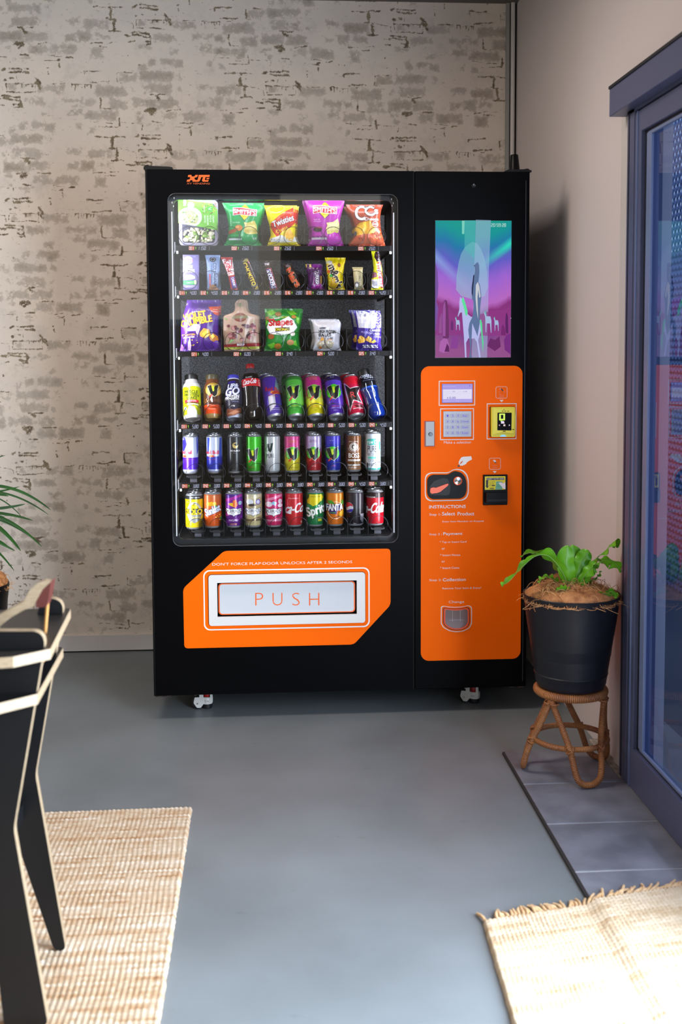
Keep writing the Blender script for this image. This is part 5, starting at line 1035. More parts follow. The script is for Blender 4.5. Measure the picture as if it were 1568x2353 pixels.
cap(o,.0156,.190,.207,mat('red_cap',(150,14,24),.35),'red screw cap'); A.T('CLASSIC',1078,263,84,18,WH,rot=6,bold=.02); A.T('Coca-Cola',1090,318,170,62,WH,rot=9,bold=.03,shear=.35); A.T('600ml',1025,382,40,12,WH,rot=8,bold=0); A.T('Cola',1210,330,80,26,(240,200,200),rot=-80,bold=.02); A.g.build('bottle_print', o)
BP = mat('blue_sports_drink',(6,30,96),.12,spec=.7,coat=.5)
o, A = bottle('c',1288,800,[(0,.006),(.012,.002),(.018,0),(.0225,.008),(.0235,.024),(.0215,.048),(.0195,.075),(.0215,.098),(.0235,.112),(.0225,.118),(.0222,.146),(.0170,.158),(.0145,.166)],[BP]*8+[mat('blue_shoulder',(36,76,170),.15,coat=.5),ink((14,14,22),'f'),ink((14,14,22),'f'),BP],'blue sports drink bottle with black cap leaning left, right end of the fourth shelf',18,15.5,kind='f')
cap(o,.0222,.166,.190,BLKP,'black cap'); A.T('POWERADE',1146,210,216,36,(226,228,240),rot=13,bold=.03); A.T('ION4',1160,240,116,34,(206,214,240),rot=10,bold=.02); A.T('berry isotonic sports',1165,275,150,10,(150,160,200),rot=12,bold=0)
A.Ln([(1125,320),(1135,400),(1160,440),(1190,515)],7,(230,240,250)); A.Ln([(1200,290),(1215,370),(1238,420),(1245,485)],5,(190,215,250)); A.Ln([(1275,560),(1290,640),(1300,690)],6,(230,240,250)); A.g.build('bottle_print', o)
RB = (60,30,140); GRN = (90,196,50)
can4 = [dict(cx=1420,ok='C',by=835,t=10,b=[(0,(90,70,170)),(.10,(70,40,160)),(.5,(84,50,170))],l='purple and pink tall energy can leaning left, fifth on the fourth shelf'),
 dict(cx=232,ok='c',by=825,t=3,b=[(0,(70,180,60)),(.25,(110,204,80)),(.75,(90,190,70)),(.94,(50,130,50))],l='lime green tall energy can, sixth on the fourth shelf'),
 dict(cx=494,ok='c',by=822,t=4.5,b=[(0,(214,206,10)),(.3,(206,206,60)),(.42,(190,160,60)),(.52,(206,70,120)),(.7,(206,40,140))],l='yellow and pink tall energy can, seventh on the fourth shelf'),
 dict(cx=758,ok='c',by=818,t=4.5,b=[(0,(80,40,170)),(.5,(90,60,190)),(.92,(40,24,80))],l='violet tall energy can with green disc, eighth on the fourth shelf'),
 dict(cx=1022,ok='c',by=808,t=7,b=[(0,(190,16,60)),(.15,(206,24,70)),(.8,(226,20,50))],l='red star-print tall energy can, ninth on the fourth shelf')]
for i, d_ in enumerate(can4):
    o, A = can(d_['ok'], d_['cx'], d_['by'], .0322, .166, d_['b'], 4, d_['l'], G4, lean=27, tilt=d_['t'])
    if i == 0:
        A.P([(1410,240),(1490,240),(1500,400),(1455,560),(1400,540),(1405,380)],(120,150,150)); A.T('Red Bull',1382,432,200,52,(200,30,60),rot=3,bold=.04); A.E(1405,478,60,24,(214,140,60)); A.P([(1350,490),(1400,455),(1470,450),(1490,490),(1430,480),(1380,500)],(190,60,50)); A.P([(1320,530),(1400,500),(1420,640),(1350,720),(1330,620)],(190,190,206)); A.P([(1400,500),(1480,470),(1490,600),(1440,680)],(66,40,160)); A.T('SUGARFREE',1380,520,120,16,(170,60,90),bold=0); A.Ln([(1350,680),(1470,668)],5,(190,190,220)); A.Ln([(1350,700),(1470,688)],5,(190,190,220))
    if i == 1: vlogo(A,200,458,1.0,(120,206,90)); A.T('V ENERGY',195,275,90,10,(60,120,60),bold=0); A.T('GUARANA',215,640,90,16,(160,130,40),bold=0); A.T('ENERGY DRINK',212,662,130,14,(40,100,40),bold=0); A.T('500mL',215,692,56,12,(40,100,40),bold=0)
    if i == 2: vlogo(A,470,456,1.0,(140,196,70)); A.T('RASPBERRY',452,272,110,18,(226,150,80),rot=3,bold=.02); A.T('LEMONADE',452,298,100,18,(226,150,80),rot=3,bold=.02); A.T('GUARANA',475,640,90,16,(190,90,40),bold=0); A.T('ENERGY DRINK',475,664,130,14,(150,140,20),bold=0); A.T('500mL',482,692,56,12,(150,140,20),bold=0)
    if i == 3: vlogo(A,722,452,1.0,(80,206,40)); A.T('BLUE',700,268,44,16,(180,170,230),bold=.02); A.T('GUARANA',738,640,90,14,(200,80,120),bold=0); A.T('ENERGY DRINK',742,662,120,14,(170,160,230),bold=0); A.T('500mL',742,692,56,12,(170,160,230),bold=0)
    if i == 4:
        A.P([(850,310),(930,400),(1065,365),(1030,470),(1090,590),(975,560),(925,700),(900,560),(870,440)],(226,200,214)); A.P([(862,335),(932,412),(1052,378),(1018,472),(1072,575),(968,548),(926,660),(912,550),(885,430)],(26,10,16)); A.T('R',965,485,64,70,(206,50,60),bold=.01,rot=6); A.T('R',930,500,44,60,(120,20,36),bold=.01,rot=6); A.P([(970,620),(1080,605),(1080,650),(1000,640)],(90,10,20)); A.Ln([(965,665),(1095,648)],8,(226,214,220)); A.Ln([(880,260),(960,250),(1040,270)],4,(240,120,140))
    A.g.build('can_print', o)
    c2 = behind(o, .078, -.012, d_['l'].split(',')[0].replace('leaning left','').strip()+', directly behind the front one on the fourth shelf', .004)
    c2['label'] = d_['l'].split(' tall')[0]+' tall can right behind the front one like it, fourth shelf'
# fifth shelf: sleek cans
SV = (176,184,206)
C5 = [dict(x=322,ok='D',by=622,b=[(0,(150,150,190)),(.05,(66,20,170)),(.42,SV)],l='silver and violet slim energy can'),
 dict(x=632,ok='D',by=618,b=[(0,(150,160,200)),(.05,(30,40,150)),(.45,SV)],l='silver and blue slim energy can'),
 dict(x=900,ok='D',by=614,b=[(0,(26,28,34)),(.5,(30,32,38))],l='black slim energy can with gold crescent'),
 dict(x=1142,ok='D',by=612,b=[(0,(40,150,20)),(.3,(50,180,20))],l='bright green slim energy can'),
 dict(x=1382,ok='D',by=608,b=[(0,(176,180,186)),(.5,(186,190,194))],l='white slim energy can with dark letters'),
 dict(x=182,ok='d',by=602,b=[(0,(190,180,30)),(.42,(176,160,50)),(.5,(196,90,110)),(.62,(206,60,130))],l='pink and yellow slim energy can'),
 dict(x=462,ok='d',by=598,b=[(0,(150,16,30)),(.45,(160,30,60)),(.55,(170,110,160)),(.65,(176,160,200))],l='silver and red slim energy can'),
 dict(x=710,ok='d',by=596,b=[(0,(24,40,150)),(.4,(34,44,160)),(.8,(60,50,180))],l='blue slim energy can with green disc'),
 dict(x=975,ok='d',by=588,b=[(0,(176,140,110)),(.06,(110,62,20))],l='brown slim coffee can'),
 dict(x=1228,ok='d',by=580,b=[(0,(60,160,150)),(.03,(206,212,222))],l='white and turquoise slim coconut water can')]
for i, d_ in enumerate(C5):
    h_ = .146 if i == 9 else .1395
    pos = ['left end of the fifth shelf','second of the fifth shelf','third on the fifth shelf','fourth on the fifth shelf','fifth on the fifth shelf','sixth on the fifth shelf','seventh on the fifth shelf','eighth on the fifth shelf','ninth on the fifth shelf','right end of the fifth shelf'][i]
    o, A = can(d_['ok'], d_['x'], d_['by'], .0282, h_, d_['b'], 5, d_['l']+', '+pos, G5, zb=.8645, yc=.150)
    if i == 0: A.P([(225,155),(260,155),(285,240),(245,330),(228,330)],(50,40,150)); A.P([(400,155),(430,155),(425,330),(405,380)],(40,60,160)); A.T('Red Bull',270,342,150,46,(206,30,70),bold=.04); A.E(262,392,36,18,(206,160,90)); A.P([(225,400),(262,376),(285,400),(262,410)],(200,70,60)); A.Ln([(250,572),(380,572)],7,(190,190,230)); A.Ln([(250,590),(380,590)],5,(190,190,230)); A.T('PURPLE EDITION',320,430,110,12,(150,60,150),bold=0)
    if i == 1: A.P([(548,155),(580,155),(560,330),(548,360)],(30,60,170)); A.P([(700,155),(728,155),(726,400),(690,400)],(60,80,180)); A.T('Red Bull',600,342,180,46,(206,30,70),bold=.04); A.E(596,390,30,14,(226,190,90)); A.P([(555,404),(580,376),(598,392),(620,376),(645,404),(600,398)],(196,60,60)); A.T('ENERGY DRINK',605,432,110,12,(160,60,110),bold=0); A.Ln([(560,572),(690,572)],6,(190,200,240))
    if i == 2: A.E(905,252,36,38,(206,180,110)); A.E(918,240,20,18,(26,28,34)); A.P([(880,225),(900,236),(895,250)],(26,28,34)); A.T('RE BLACK',906,320,116,20,(220,220,226),bold=.03); A.T('MIX',896,350,32,10,(150,150,160),bold=0); A.T('250mL',890,572,60,10,(130,130,140),bold=0)
    if i == 3: vlogo(A,1130,368,.95); A.T('ENERGY',1115,532,80,14,(170,60,30),bold=0); A.T('DRINK',1118,550,70,12,(20,80,20),bold=0); A.T('250mL',1112,578,44,10,(20,80,20),bold=0); A.T('V',1120,190,40,10,(20,90,20),bold=0)
    if i == 4: A.P([(1310,235),(1335,225),(1350,300),(1365,225),(1392,215),(1375,310),(1358,340),(1330,320)],(24,50,46)); A.O(1340,275,62,24,4,(24,50,46),rot=50); A.T('PURE',1358,385,100,52,(40,44,50),bold=.01,rot=4); 
    if i == 4:
        for k in range(5): A.T('zero sugar zero carbs',1350 if k%2 else 1370,470+k*22,70 if k%2 else 110,9,(70,76,80),bold=0)
        A.T('250mL',1328,578,44,10,(70,76,80),bold=0)
    if i == 5: vlogo(A,188,352,.95,(90,180,50)); A.T('RASPBERRY',180,185,94,16,(226,150,90),bold=.02); A.T('LEMONADE',182,206,84,16,(226,150,90),bold=.02); A.T('ENERGY DRINK',198,535,110,12,(110,90,20),bold=0); A.T('250mL',200,566,50,10,(110,90,20),bold=0)
    if i == 6: vlogo(A,455,348,.92,(70,170,50)); A.T('CLASSIC',450,180,90,14,(110,60,110),bold=.01); A.T('BERRY TWIST',450,200,100,12,(140,50,90),bold=.01); A.T('ENERGY',455,512,60,12,(230,170,180),bold=0)
    if i == 7: vlogo(A,700,348,.95,(70,190,40)); A.T('BLUE',690,182,44,12,(180,180,240),bold=.01); A.T('ENERGY',715,510,60,12,(190,80,130),bold=0); A.T('250mL',715,560,44,10,(150,170,240),bold=0)
    if i == 8:
        A.E(972,262,56,56,(222,216,214)); A.E(972,262,47,47,(110,62,20)); A.E(972,262,42,42,(226,220,214)); A.E(968,258,24,28,(50,40,36)); A.E(976,262,16,20,(220,210,204)); A.Ln([(955,285),(985,285)],4,(50,40,36)); A.O(972,262,70,68,3,(222,216,214),a0=10,a1=170); A.T('BOSS COFFEE',972,192,110,14,(230,224,220),bold=.02); A.T('BOSS',975,372,128,60,(230,226,224),bold=.03); A.B(902,422,1052,446,(206,200,196)); A.T('ICED LATTE',945,434,90,12,(90,50,20),bold=0); A.B(902,486,1050,506,(206,200,196)); A.B(980,456,1040,480,(150,110,60)); A.B(905,510,1050,550,(150,110,80)); A.T('SUNTORY',960,530,90,16,(230,224,220),bold=0)
    if i == 9:
        A.P([(1298,85),(1322,85),(1330,570),(1302,570)],(40,140,130)); A.P(roundpoly([(1145,150),(1278,146),(1278,228),(1145,232)],30),(70,176,166)); A.T('raw C',1208,190,112,48,(220,240,240),bold=.04); A.T('PURE',1210,282,112,84,(36,40,50),bold=.02); A.T('NATURAL',1210,352,116,44,(60,64,74),bold=-.01); A.B(1158,382,1262,410,(90,186,176)); A.T('COCONUT',1212,432,110,30,(60,64,74),bold=-.01); A.T('WATER',1212,485,112,42,(60,64,74),bold=-.01); A.P([(1180,575),(1200,545),(1240,575)],(170,180,190)); A.Ln([(1170,110),(1200,140),(1240,100),(1280,130)],3,(150,160,176))
    A.g.build('can_print', o)
    behind(o, .085, -.002, d_['l'].split(' with ')[0].replace(' slim','')+' behind the front one, '+pos)
# bottom shelf: standard cans
C6 = [dict(x=370,ok='D',by=1320,b=[(0,(214,186,10)),(.93,(40,40,44))],l='yellow lemon drink can',d=-.003),
 dict(x=606,ok='D',by=1305,b=[(0,(206,84,14)),(.6,(206,96,40)),(.9,(196,100,50))],l='orange citrus drink can with slanted script'),
 dict(x=884,ok='D',by=1300,b=[(0,(96,24,130)),(.4,(120,30,150)),(.9,(70,24,130))],l='purple passionfruit drink can'),
 dict(x=1134,ok='D',by=1300,b=[(0,(196,184,136)),(.5,(190,176,132)),(.92,(200,190,160))],l='cream ginger beer can'),
 dict(x=1400,ok='D',by=1292,b=[(0,(190,16,84)),(.35,(200,40,100)),(.85,(206,20,90))],l='magenta creaming soda can'),
 dict(x=206,ok='d',by=1286,b=[(0,(190,26,34)),(.5,(200,36,46))],l='red cola can with white wave'),
 dict(x=478,ok='d',by=1278,b=[(0,(14,116,60)),(.5,(20,130,64))],l='green and yellow lemonade can'),
 dict(x=736,ok='d',by=1272,b=[(0,(214,110,10)),(.5,(222,124,14))],l='orange soda can with green leaf'),
 dict(x=996,ok='d',by=1266,b=[(0,(22,20,26)),(.5,(46,40,48))],l='black cola can with striped globe'),
 dict(x=1254,ok='d',by=1260,b=[(0,(176,10,30)),(.86,(34,16,18))],l='red cola can with black top band')]
for i, d_ in enumerate(C6):
    ord_ = ['first','second','third','fourth','fifth','sixth','seventh','eighth','ninth','tenth'][i]
    zb6 = .666
    o, A = can(d_['ok'], d_['x'], d_['by'], .0322, .1315, d_['b'], 6, d_['l']+', '+ord_+' from the left on the bottom shelf', G6, zb=zb6+(-.004 if i == 0 else 0), yc=.152)
    if i == 0:
        A.T('THIRSTY CRUSHER',385,905,120,14,(220,220,220),bold=.02); A.O(375,1095,86,128,12,(176,180,184)); A.O(375,1095,74,112,8,(226,226,230)); A.B(272,1048,480,1118,(24,24,28)); A.T('SOLO',376,1086,190,60,(236,206,20),bold=.07); A.P([(296,1128),(466,1128),(440,1200),(376,1238),(310,1200)],(120,122,124)); A.T('ORIGINAL',385,1162,130,26,(226,210,80),bold=.02)
        for k in range(7): a = R(k*30); A.Ln([(390+14*math.cos(a),1000-14*math.sin(a)),(390+34*math.cos(a),1000-34*math.sin(a))],6,(40,40,30))
        A.T('375mL',280,1272,36,10,(90,80,10),bold=0); A.E(296,960,20,16,(110,100,30)); A.E(296,960,12,9,(230,210,60))
    if i == 1:
        A.E(600,990,66,26,(232,166,30)); A.P([(535,985),(555,960),(580,975),(600,955),(620,975),(650,960),(665,985)],(240,180,40)); A.T('Sunkist',610,1068,196,90,(236,238,246),rot=22,bold=.05,shear=.15,ol=(40,60,140),ow=.06); A.P([(640,1020),(655,1004),(664,1020),(652,1036)],(60,170,70)); A.crumbs(500,890,710,950,[(230,150,90)],22,4,4); A.P([(690,1170),(705,1150),(712,1200),(698,1215)],(60,140,50)); A.crumbs(640,1100,700,1200,[(240,150,40)],8,12,6)
    if i in (2,3,4):
        bgs = [((170,40,150),(130,40,160)),((216,206,170),(176,150,110)),((226,130,170),(206,60,120))][i-2]; X = [884,1134,1398][i-2]
        for k in range(4): A.P([(X-105,960+k*95),(X-105,925+k*95),(X+105,860+k*95),(X+105,895+k*95)],bgs[k%2])
        if i == 2: A.P([(X-70,985),(X-15,970),(X+10,1030),(X-45,1010)],(236,190,40)); A.P([(X-10,940),(X+30,930),(X+50,1000),(X+20,1040),(X-10,1010)],(226,100,40)); A.E(X+78,978,22,26,(150,190,206))
        if i == 3: A.E(X-40,965,44,36,(226,230,240)); A.E(X-10,1005,50,18,(70,60,56)); A.E(X+60,965,28,34,(110,90,180)); A.E(X+60,965,20,25,(220,220,240))
        if i == 4: A.E(X-60,990,44,36,(240,220,236)); A.P([(X-40,980),(X,950),(X+40,970),(X+20,1010)],(150,200,226)); A.E(X+80,955,24,32,(230,210,226)); A.E(X+80,1010,30,24,(240,220,236))
        sh = [(X-98,1040),(X-50,1052),(X,1040),(X+50,1052),(X+92,1040),(X+98,1080),(X+80,1125),(X+20,1135),(X,1156),(X-20,1135),(X-75,1128),(X-98,1085)]
        A.P(sh,(40,40,44)); A.P([(X+(x-X)*.93,1090+(y-1090)*.90) for x,y in sh],(226,228,236)); A.T('KIRKS',X,1080,172,40,(30,30,34),bold=.02); A.T('SINCE 1865',X+2,1112,66,8,(60,60,70),bold=0)
        A.T(['PASITO','GINGER BEER','CREAMING SODA'][i-2],X-4+(8 if i>2 else 0),1200,[110,190,210][i-2],22,[(226,214,240),(60,50,40),(240,190,210)][i-2],bold=.03)
        if i == 2: A.B(X-50,1244,X+35,1250,(226,150,60)); A.T('passionfruit',X-10,1262,80,10,(226,180,220),bold=0)
        if i == 3: A.T('non alcoholic',X-30,1235,80,10,(90,80,60),bold=0)
    if i == 5: A.T('CLASSIC',200,912,130,12,WH,bold=.02); A.T('Coca-Cola',190,1040,420,120,WH,bold=.04,shear=.35,rot=4); A.P([(105,1085),(135,1100),(175,1112),(160,1116),(120,1112)],WH); A.E(296,1222,10,16,(226,170,160))
    if i == 6:
        A.P([(400,856),(560,856),(584,900),(560,930),(500,990),(445,1010),(415,985),(378,975),(375,940)],(226,206,20)); A.T('LEMON-LIME',478,884,130,16,(60,120,40),bold=.02); A.P([(376,870),(404,862),(398,900),(378,930)],(20,90,40)); A.E(562,935,14,22,(232,206,30)); A.T('Sprite',505,1070,280,150,(238,242,240),bold=.06,rot=18,shear=.1,ol=(16,90,46),ow=.02); A.P([(585,900),(590,960),(560,990),(530,985)],(20,120,60)); A.B(512,1175,556,1205,(206,200,40)); A.T('NO SUGAR',534,1162,44,8,WH,bold=0)
    if i == 7: A.O(736,1050,100,122,6,(240,220,190),a0=20,a1=160); A.O(735,1060,100,110,7,(232,200,170),a0=200,a1=330); A.P([(640,1000),(800,975),(815,1040),(760,1060),(750,1110),(660,1105)],(50,30,100)); A.P([(640,935),(690,930),(738,985),(700,980),(655,968)],(80,170,40)); A.Ln([(648,938),(695,962),(730,984)],3,(40,110,30)); A.T('FANTA',728,1022,208,84,(240,240,246),bold=.05,ol=(50,30,100),ow=.05,rot=0); A.T('orange',700,1094,70,14,(90,190,70),bold=.04); A.E(826,960,14,34,(90,170,60)); A.P([(770,1110),(838,1040),(838,1110),(800,1160)],(236,170,20))
    if i == 8: A.E(912,1025,60,74,(30,30,50)); A.E(912,1025,55,68,(226,228,240)); A.P([(862,1000),(875,965),(912,957),(950,975),(964,1010),(930,1000),(900,1020),(880,1035),(860,1030)],(206,40,60)); A.P([(862,1060),(890,1066),(925,1045),(966,1040),(952,1075),(912,1093),(876,1080)],(50,40,160)); A.P([(882,1120),(930,1140),(935,1160),(890,1140)],(90,20,24)); A.B(1056,1108,1100,1250,(150,148,160)); 
    if i == 8:
        for k in range(9): A.B(1060,1116+k*14,1096,1121+k*14,(60,58,70))
        A.T('375mL',985,1230,30,12,(210,210,220),bold=.02)
    if i == 9: A.T('ZERO SUGAR',1180,884,140,16,(226,220,220),bold=.04); A.T('Coca-Cola',1170,1030,400,130,WH,bold=.04,shear=.35,rot=4); A.E(1268,1222,10,16,(120,20,30))
    A.g.build('can_print', o)
    behind(o, .082, 0, 'middle '+d_['l'].split(' with slanted')[0]+', between two alike, bottom shelf'); behind(o, .164, 0, 'hindmost '+d_['l'].split(' with slanted')[0]+' of its column, bottom shelf')
# ================================================================ rattan stool, pot, fern
RAT = bpy.data.materials.new('wrapped_rattan'); RAT.use_nodes = True; nt = RAT.node_tree; b = nt.nodes['Principled BSDF']; b.inputs['Roughness'].default_value = .45
at_ = nt.nodes.new('ShaderNodeAttribute'); at_.attribute_name = 'wrap'
nz = nt.nodes.new('ShaderNodeTexNoise'); nz.inputs['Scale'].default_value = 60; tc = nt.nodes.new('ShaderNodeTexCoord'); nt.links.new(tc.outputs['Object'], nz.inputs['Vector'])
s1 = mth('SINE', mth('MULTIPLY', at_.outputs['Fac'], 6.2832)); s1 = mth('ADD', mth('MULTIPLY', s1, .5), .5)
big = nt.nodes.new('ShaderNodeTexNoise'); big.inputs['Scale'].default_value = 14; nt.links.new(tc.outputs['Object'], big.inputs['Vector'])
col = mixc(mth('MULTIPLY', mth('SUBTRACT', big.outputs['Fac'], .35), 3, True), rgb((150,88,46)), rgb((196,128,70)))
col = mixc(mth('MULTIPLY', mth('SUBTRACT', nz.outputs['Fac'], .6), 4, True), col, rgb((120,66,34)))
col = mixc(mth('MULTIPLY', mth('SUBTRACT', .34, s1), 3.5, True), col, rgb((66,32,14))); nt.links.new(col, b.inputs['Base Color'])
bp = nt.nodes.new('ShaderNodeBump'); bp.inputs['Distance'].default_value = .0012; bp.inputs['Strength'].default_value = 1; nt.links.new(s1, bp.inputs['Height']); nt.links.new(bp.outputs[0], b.inputs['Normal'])
def wrapped(name, pts, r, parent, closed=False, pitch=.0042, extra=()):
    n = 12; mb = MB().tube(pts, r, RAT, n, closed=closed)
    P = [Vector(p) for p in pts]; acc = [0]
    for i in range(1, len(P)): acc.append(acc[-1]+(P[i]-P[i-1]).length)
    vals = [acc[i]/pitch for i in range(len(P)) for j in range(n)]
    for (e, rr) in extra:
        k0 = len(mb.v); mb.tube(e, rr, RAT, 6); Q = [Vector(p) for p in e]; a_ = 0
        for i in range(len(Q)):
            if i: a_ += (Q[i]-Q[i-1]).length
            vals += [a_/pitch]*6
    o = mb.build(name, parent, smooth=60); A = o.data.attributes.new('wrap','FLOAT','POINT'); A.data.foreach_set('value', vals[:len(o.data.vertices)]); return o
SC = (1.331, -.628)
st = empty('rattan_stool', (SC[0], SC[1], .012)); tag(st, 'low round rattan plant stool with three looped legs under the black pot', 'stool')
RZ = .0095
def ringpts(R_, z, n=72): return [(R_*math.cos(2*math.pi*i/n), R_*math.sin(2*math.pi*i/n), z) for i in range(n)]
wrapped('seat_ring', ringpts(.102, .258), .0125, st, True, .0052)
wrapped('foot_ring', ringpts(.112, .108), .0085, st, True)
seatw = MB()
for k in range(9):
    y = -.08+.02*k; w_ = math.sqrt(max(0,.1**2-y*y)); seatw.tube([(-w_,y,.256),(w_,y,.256)], .0035, mat('cane_slat',(150,92,50),.5), 6)
seatw.build('seat_slats', st)
def loopleg(az):
    ca, sa = math.cos(R(az)), math.sin(R(az)); pts = []
    def P(t, rad, z): return (rad*ca-t*sa, rad*sa+t*ca, z)       # t tangential
    ctrl = [P(-.088,.052,.250), P(-.062,.088,.16), P(-.050,.112,.108), P(-.044,.130,.06), P(-.036,.138,.028), P(-.018,.141,.0125), P(0,.142,.0095), P(.018,.141,.0125), P(.036,.138,.028), P(.044,.130,.06), P(.050,.112,.108), P(.062,.088,.16), P(.088,.052,.250)]
    out = []
    for i in range(len(ctrl)-1):
        p0 = Vector(ctrl[max(i-1,0)]); p1 = Vector(ctrl[i]); p2 = Vector(ctrl[i+1]); p3 = Vector(ctrl[min(i+2,len(ctrl)-1)])
        for k in range(7):
            t = k/7; out.append(.5*((2*p1)+(p2-p0)*t+(2*p0-5*p1+4*p2-p3)*t*t+(3*p1-p0-3*p2+p3)*t**3))
    out.append(Vector(ctrl[-1]))
    ex = []
    for s_ in (-1,1):
        c_ = Vector(P(.050*s_,.112,.108)); tang = Vector((-sa,ca,0)); up = Vector((0,0,1)); rad = Vector((ca,sa,0))
        for (d1, d2) in ((tang+up, rad), (tang-up, rad)):
            d1 = d1.normalized(); ex.append(([c_+(d1*math.cos(a)+rad*math.sin(a))*.0125+Vector((0,0,0)) for a in [2*math.pi*i/14 for i in range(15)]], .0035))
        c_ = Vector(P(.080*s_,.060,.236))
        ex.append(([c_+(rad*math.cos(a)+tang*math.sin(a))*.0125 for a in [2*math.pi*i/14 for i in range(15)]], .0035))
    return wrapped('leg', out, RZ, st, False, .0042, ex)
for az in (-81, 162, 38): loopleg(az)
POTM = mat('matte_charcoal_plastic', (20,21,28), .42, spec=.45)
po = empty('plant_pot', (SC[0], SC[1], .2845)); tag(po, 'large charcoal plastic pot standing on the rattan stool by the glass door', 'plant pot')
MB().lathe([(0,0),(.100,0),(.1065,.012),(.111,.040),(.1125,.0415),(.1125,.043),(.111,.0445),(.122,.12),(.135,.20),(.1455,.278),(.1475,.284),(.146,.286),(.143,.283),(.141,.275),(.120,.10),(.10,.05),(0,.05)], POTM, 64).build('pot', po, smooth=40)
CO2 = mat('coir_fibre_light', (226,168,108), .8); SOIL = mat('dark_potting_mix', (44,30,22), .9); COIR = mat('coir_fibre', (206,142,88), .8, noise=(40,(160,100,58),.35,.65)); 
def coir(name, cx, cy, z, r, n, seed, label, hmax=.035):
    q = random.Random(seed); mb = MB(); mb.lathe([(r,0),(r*.95,hmax*.5),(r*.7,hmax*.85),(r*.3,hmax),(0,hmax)], COIR, 36, Matrix.Translation((cx,cy,z)))
    for i in range(n):
        a = q.uniform(0,6.28); rr = r*math.sqrt(q.uniform(.02,1.04)); h = hmax*(1-(rr/r)**2*.75)
        x, y, zz = cx+rr*math.cos(a), cy+rr*math.sin(a), z+h
        d = q.uniform(0,6.28); cv = q.uniform(-4,4); L_ = q.uniform(.03,.08); pts = []; up = q.uniform(0,.006) if q.random() < .95 else q.uniform(.01,.03)
        for k in range(7):
            t = k/6; dx, dy = x-cx, y-cy; rad = math.hypot(dx,dy); lim = z+hmax*(1-min(1.15,rad/r)**2*.75) if rad < r*1.01 else z-.3*(rad-r)
            pts.append((x,y,lim+up*math.sin(t*3.1)+.0012)); x += math.cos(d)*L_/6; y += math.sin(d)*L_/6; d += cv/6
        if math.hypot(x-cx,y-cy) > r*.985 and q.random() < .955: continue
        mb.tube(pts, q.uniform(.0004,.0009), CO2 if q.random() < .5 else COIR, 3, cap=False)
    o = mb.build(name, None, smooth=60); tag(o, label, 'coir mulch', kind='stuff'); return o
coir('coir_mulch', SC[0], SC[1], .553, .141, 5200, 3, 'tangled brown coir fibre filling the charcoal pot on the stool', .044)
LEAF = mat('fern_leaf', (116,186,34), .32, spec=.5, noise=(12,(74,146,26),.3,.7)); RIBM = mat('fern_midrib', (120,170,80), .4)
LEAF.node_tree.nodes['Principled BSDF'].inputs['Transmission Weight'].default_value = .0
LEAF.node_tree.nodes['Principled BSDF'].inputs['Subsurface Weight'].default_value = .15; LEAF.node_tree.nodes['Principled BSDF'].inputs['Subsurface Radius'].default_value = (.01,.02,.005); LEAF.node_tree.nodes['Principled BSDF'].inputs['Subsurface Scale'].default_value = .3
fe = empty('birds_nest_fern', (SC[0]-.004, SC[1], .575)); tag(fe, "bright green bird's nest fern growing out of the charcoal pot", 'potted plant')
def frond(pts, W_, side, seed, wav=.006, nw=5):
    W_ *= 1.22
    """pts = control points of the midrib, side = direction of the blade's width"""
    q = random.Random(seed); C_ = [Vector(p) for p in pts]; ax = []
    N_ = len(C_)
    for i in range(N_-1):
        p0, p1, p2, p3 = C_[max(i-1,0)], C_[i], C_[i+1], C_[min(i+2,N_-1)]
        for k in range(8):
            t = k/8; ax.append(.5*((2*p1)+(p2-p0)*t+(2*p0-5*p1+4*p2-p3)*t*t+(3*p1-p0-3*p2+p3)*t**3))
    ax.append(C_[-1]); n = len(ax); mb = MB(); vs = []; m_ = 8; sd = Vector(side).normalized(); ph = q.uniform(0,6)
    for i, p in enumerate(ax):
        t = i/(n-1); tg = (ax[min(i+1,n-1)]-ax[max(i-1,0)]).normalized(); s_ = (sd-tg*sd.dot(tg)).normalized(); nr = tg.cross(s_)
        w_ = W_*(min(1,t/.38)**.8*.88+.12)*(1 if t < .72 else max(.04,1-((t-.72)/.28)**2.2)); 
        for j in range(m_+1):
            u = (j/m_*2-1); vs.append(p+s_*(u*w_)+nr*(abs(u)**1.5*w_*.25+wav*abs(u)**2*math.sin(t*nw*6.28+ph+(1.2 if u > 0 else 0))))
    fs = [(i*(m_+1)+j, i*(m_+1)+j+1, (i+1)*(m_+1)+j+1, (i+1)*(m_+1)+j) for i in range(n-1) for j in range(m_)]
    mb.add([v[:] for v in vs], fs, LEAF); mb.tube([p+Vector((0,0,0)) for p in ax[:-2]], [.0018*(1-i/n)+.0004 for i in range(n-2)], RIBM, 5)
    mb.build('frond', fe, smooth=80)
# offsets from the crown: x right, y away, z up (crown at 0.575)
frond([(-.01,-.02,.0),(-.03,-.03,.06),(-.075,-.04,.115),(-.12,-.05,.120),(-.165,-.055,.085),(-.205,-.06,.045),(-.228,-.065,.038)], .021, (.3,-.8,.5), 1, .007)
frond([(-.01,.0,.0),(-.03,.0,.05),(-.06,.01,.095),(-.11,.02,.117),(-.15,.03,.105)], .018, (.2,-1,.4), 2, .006)
frond([(0,-.02,0),(-.015,-.03,.05),(-.025,-.035,.10),(-.018,-.035,.148)], .021, (1,-.15,.1), 3, .003, 3)
frond([(.01,.0,0),(.015,.01,.06),(.018,.015,.10),(.012,.02,.140)], .019, (1,.1,0), 4, .006, 4)
frond([(.01,-.01,0),(.02,-.01,.06),(.035,-.01,.10),(.052,-.015,.128)], .019, (.9,-.3,-.3), 5, .006, 4)
frond([(.01,-.02,0),(.03,-.04,.05),(.05,-.05,.08),(.062,-.06,.088)], .016, (.6,-.7,-.3), 6, .006, 4)
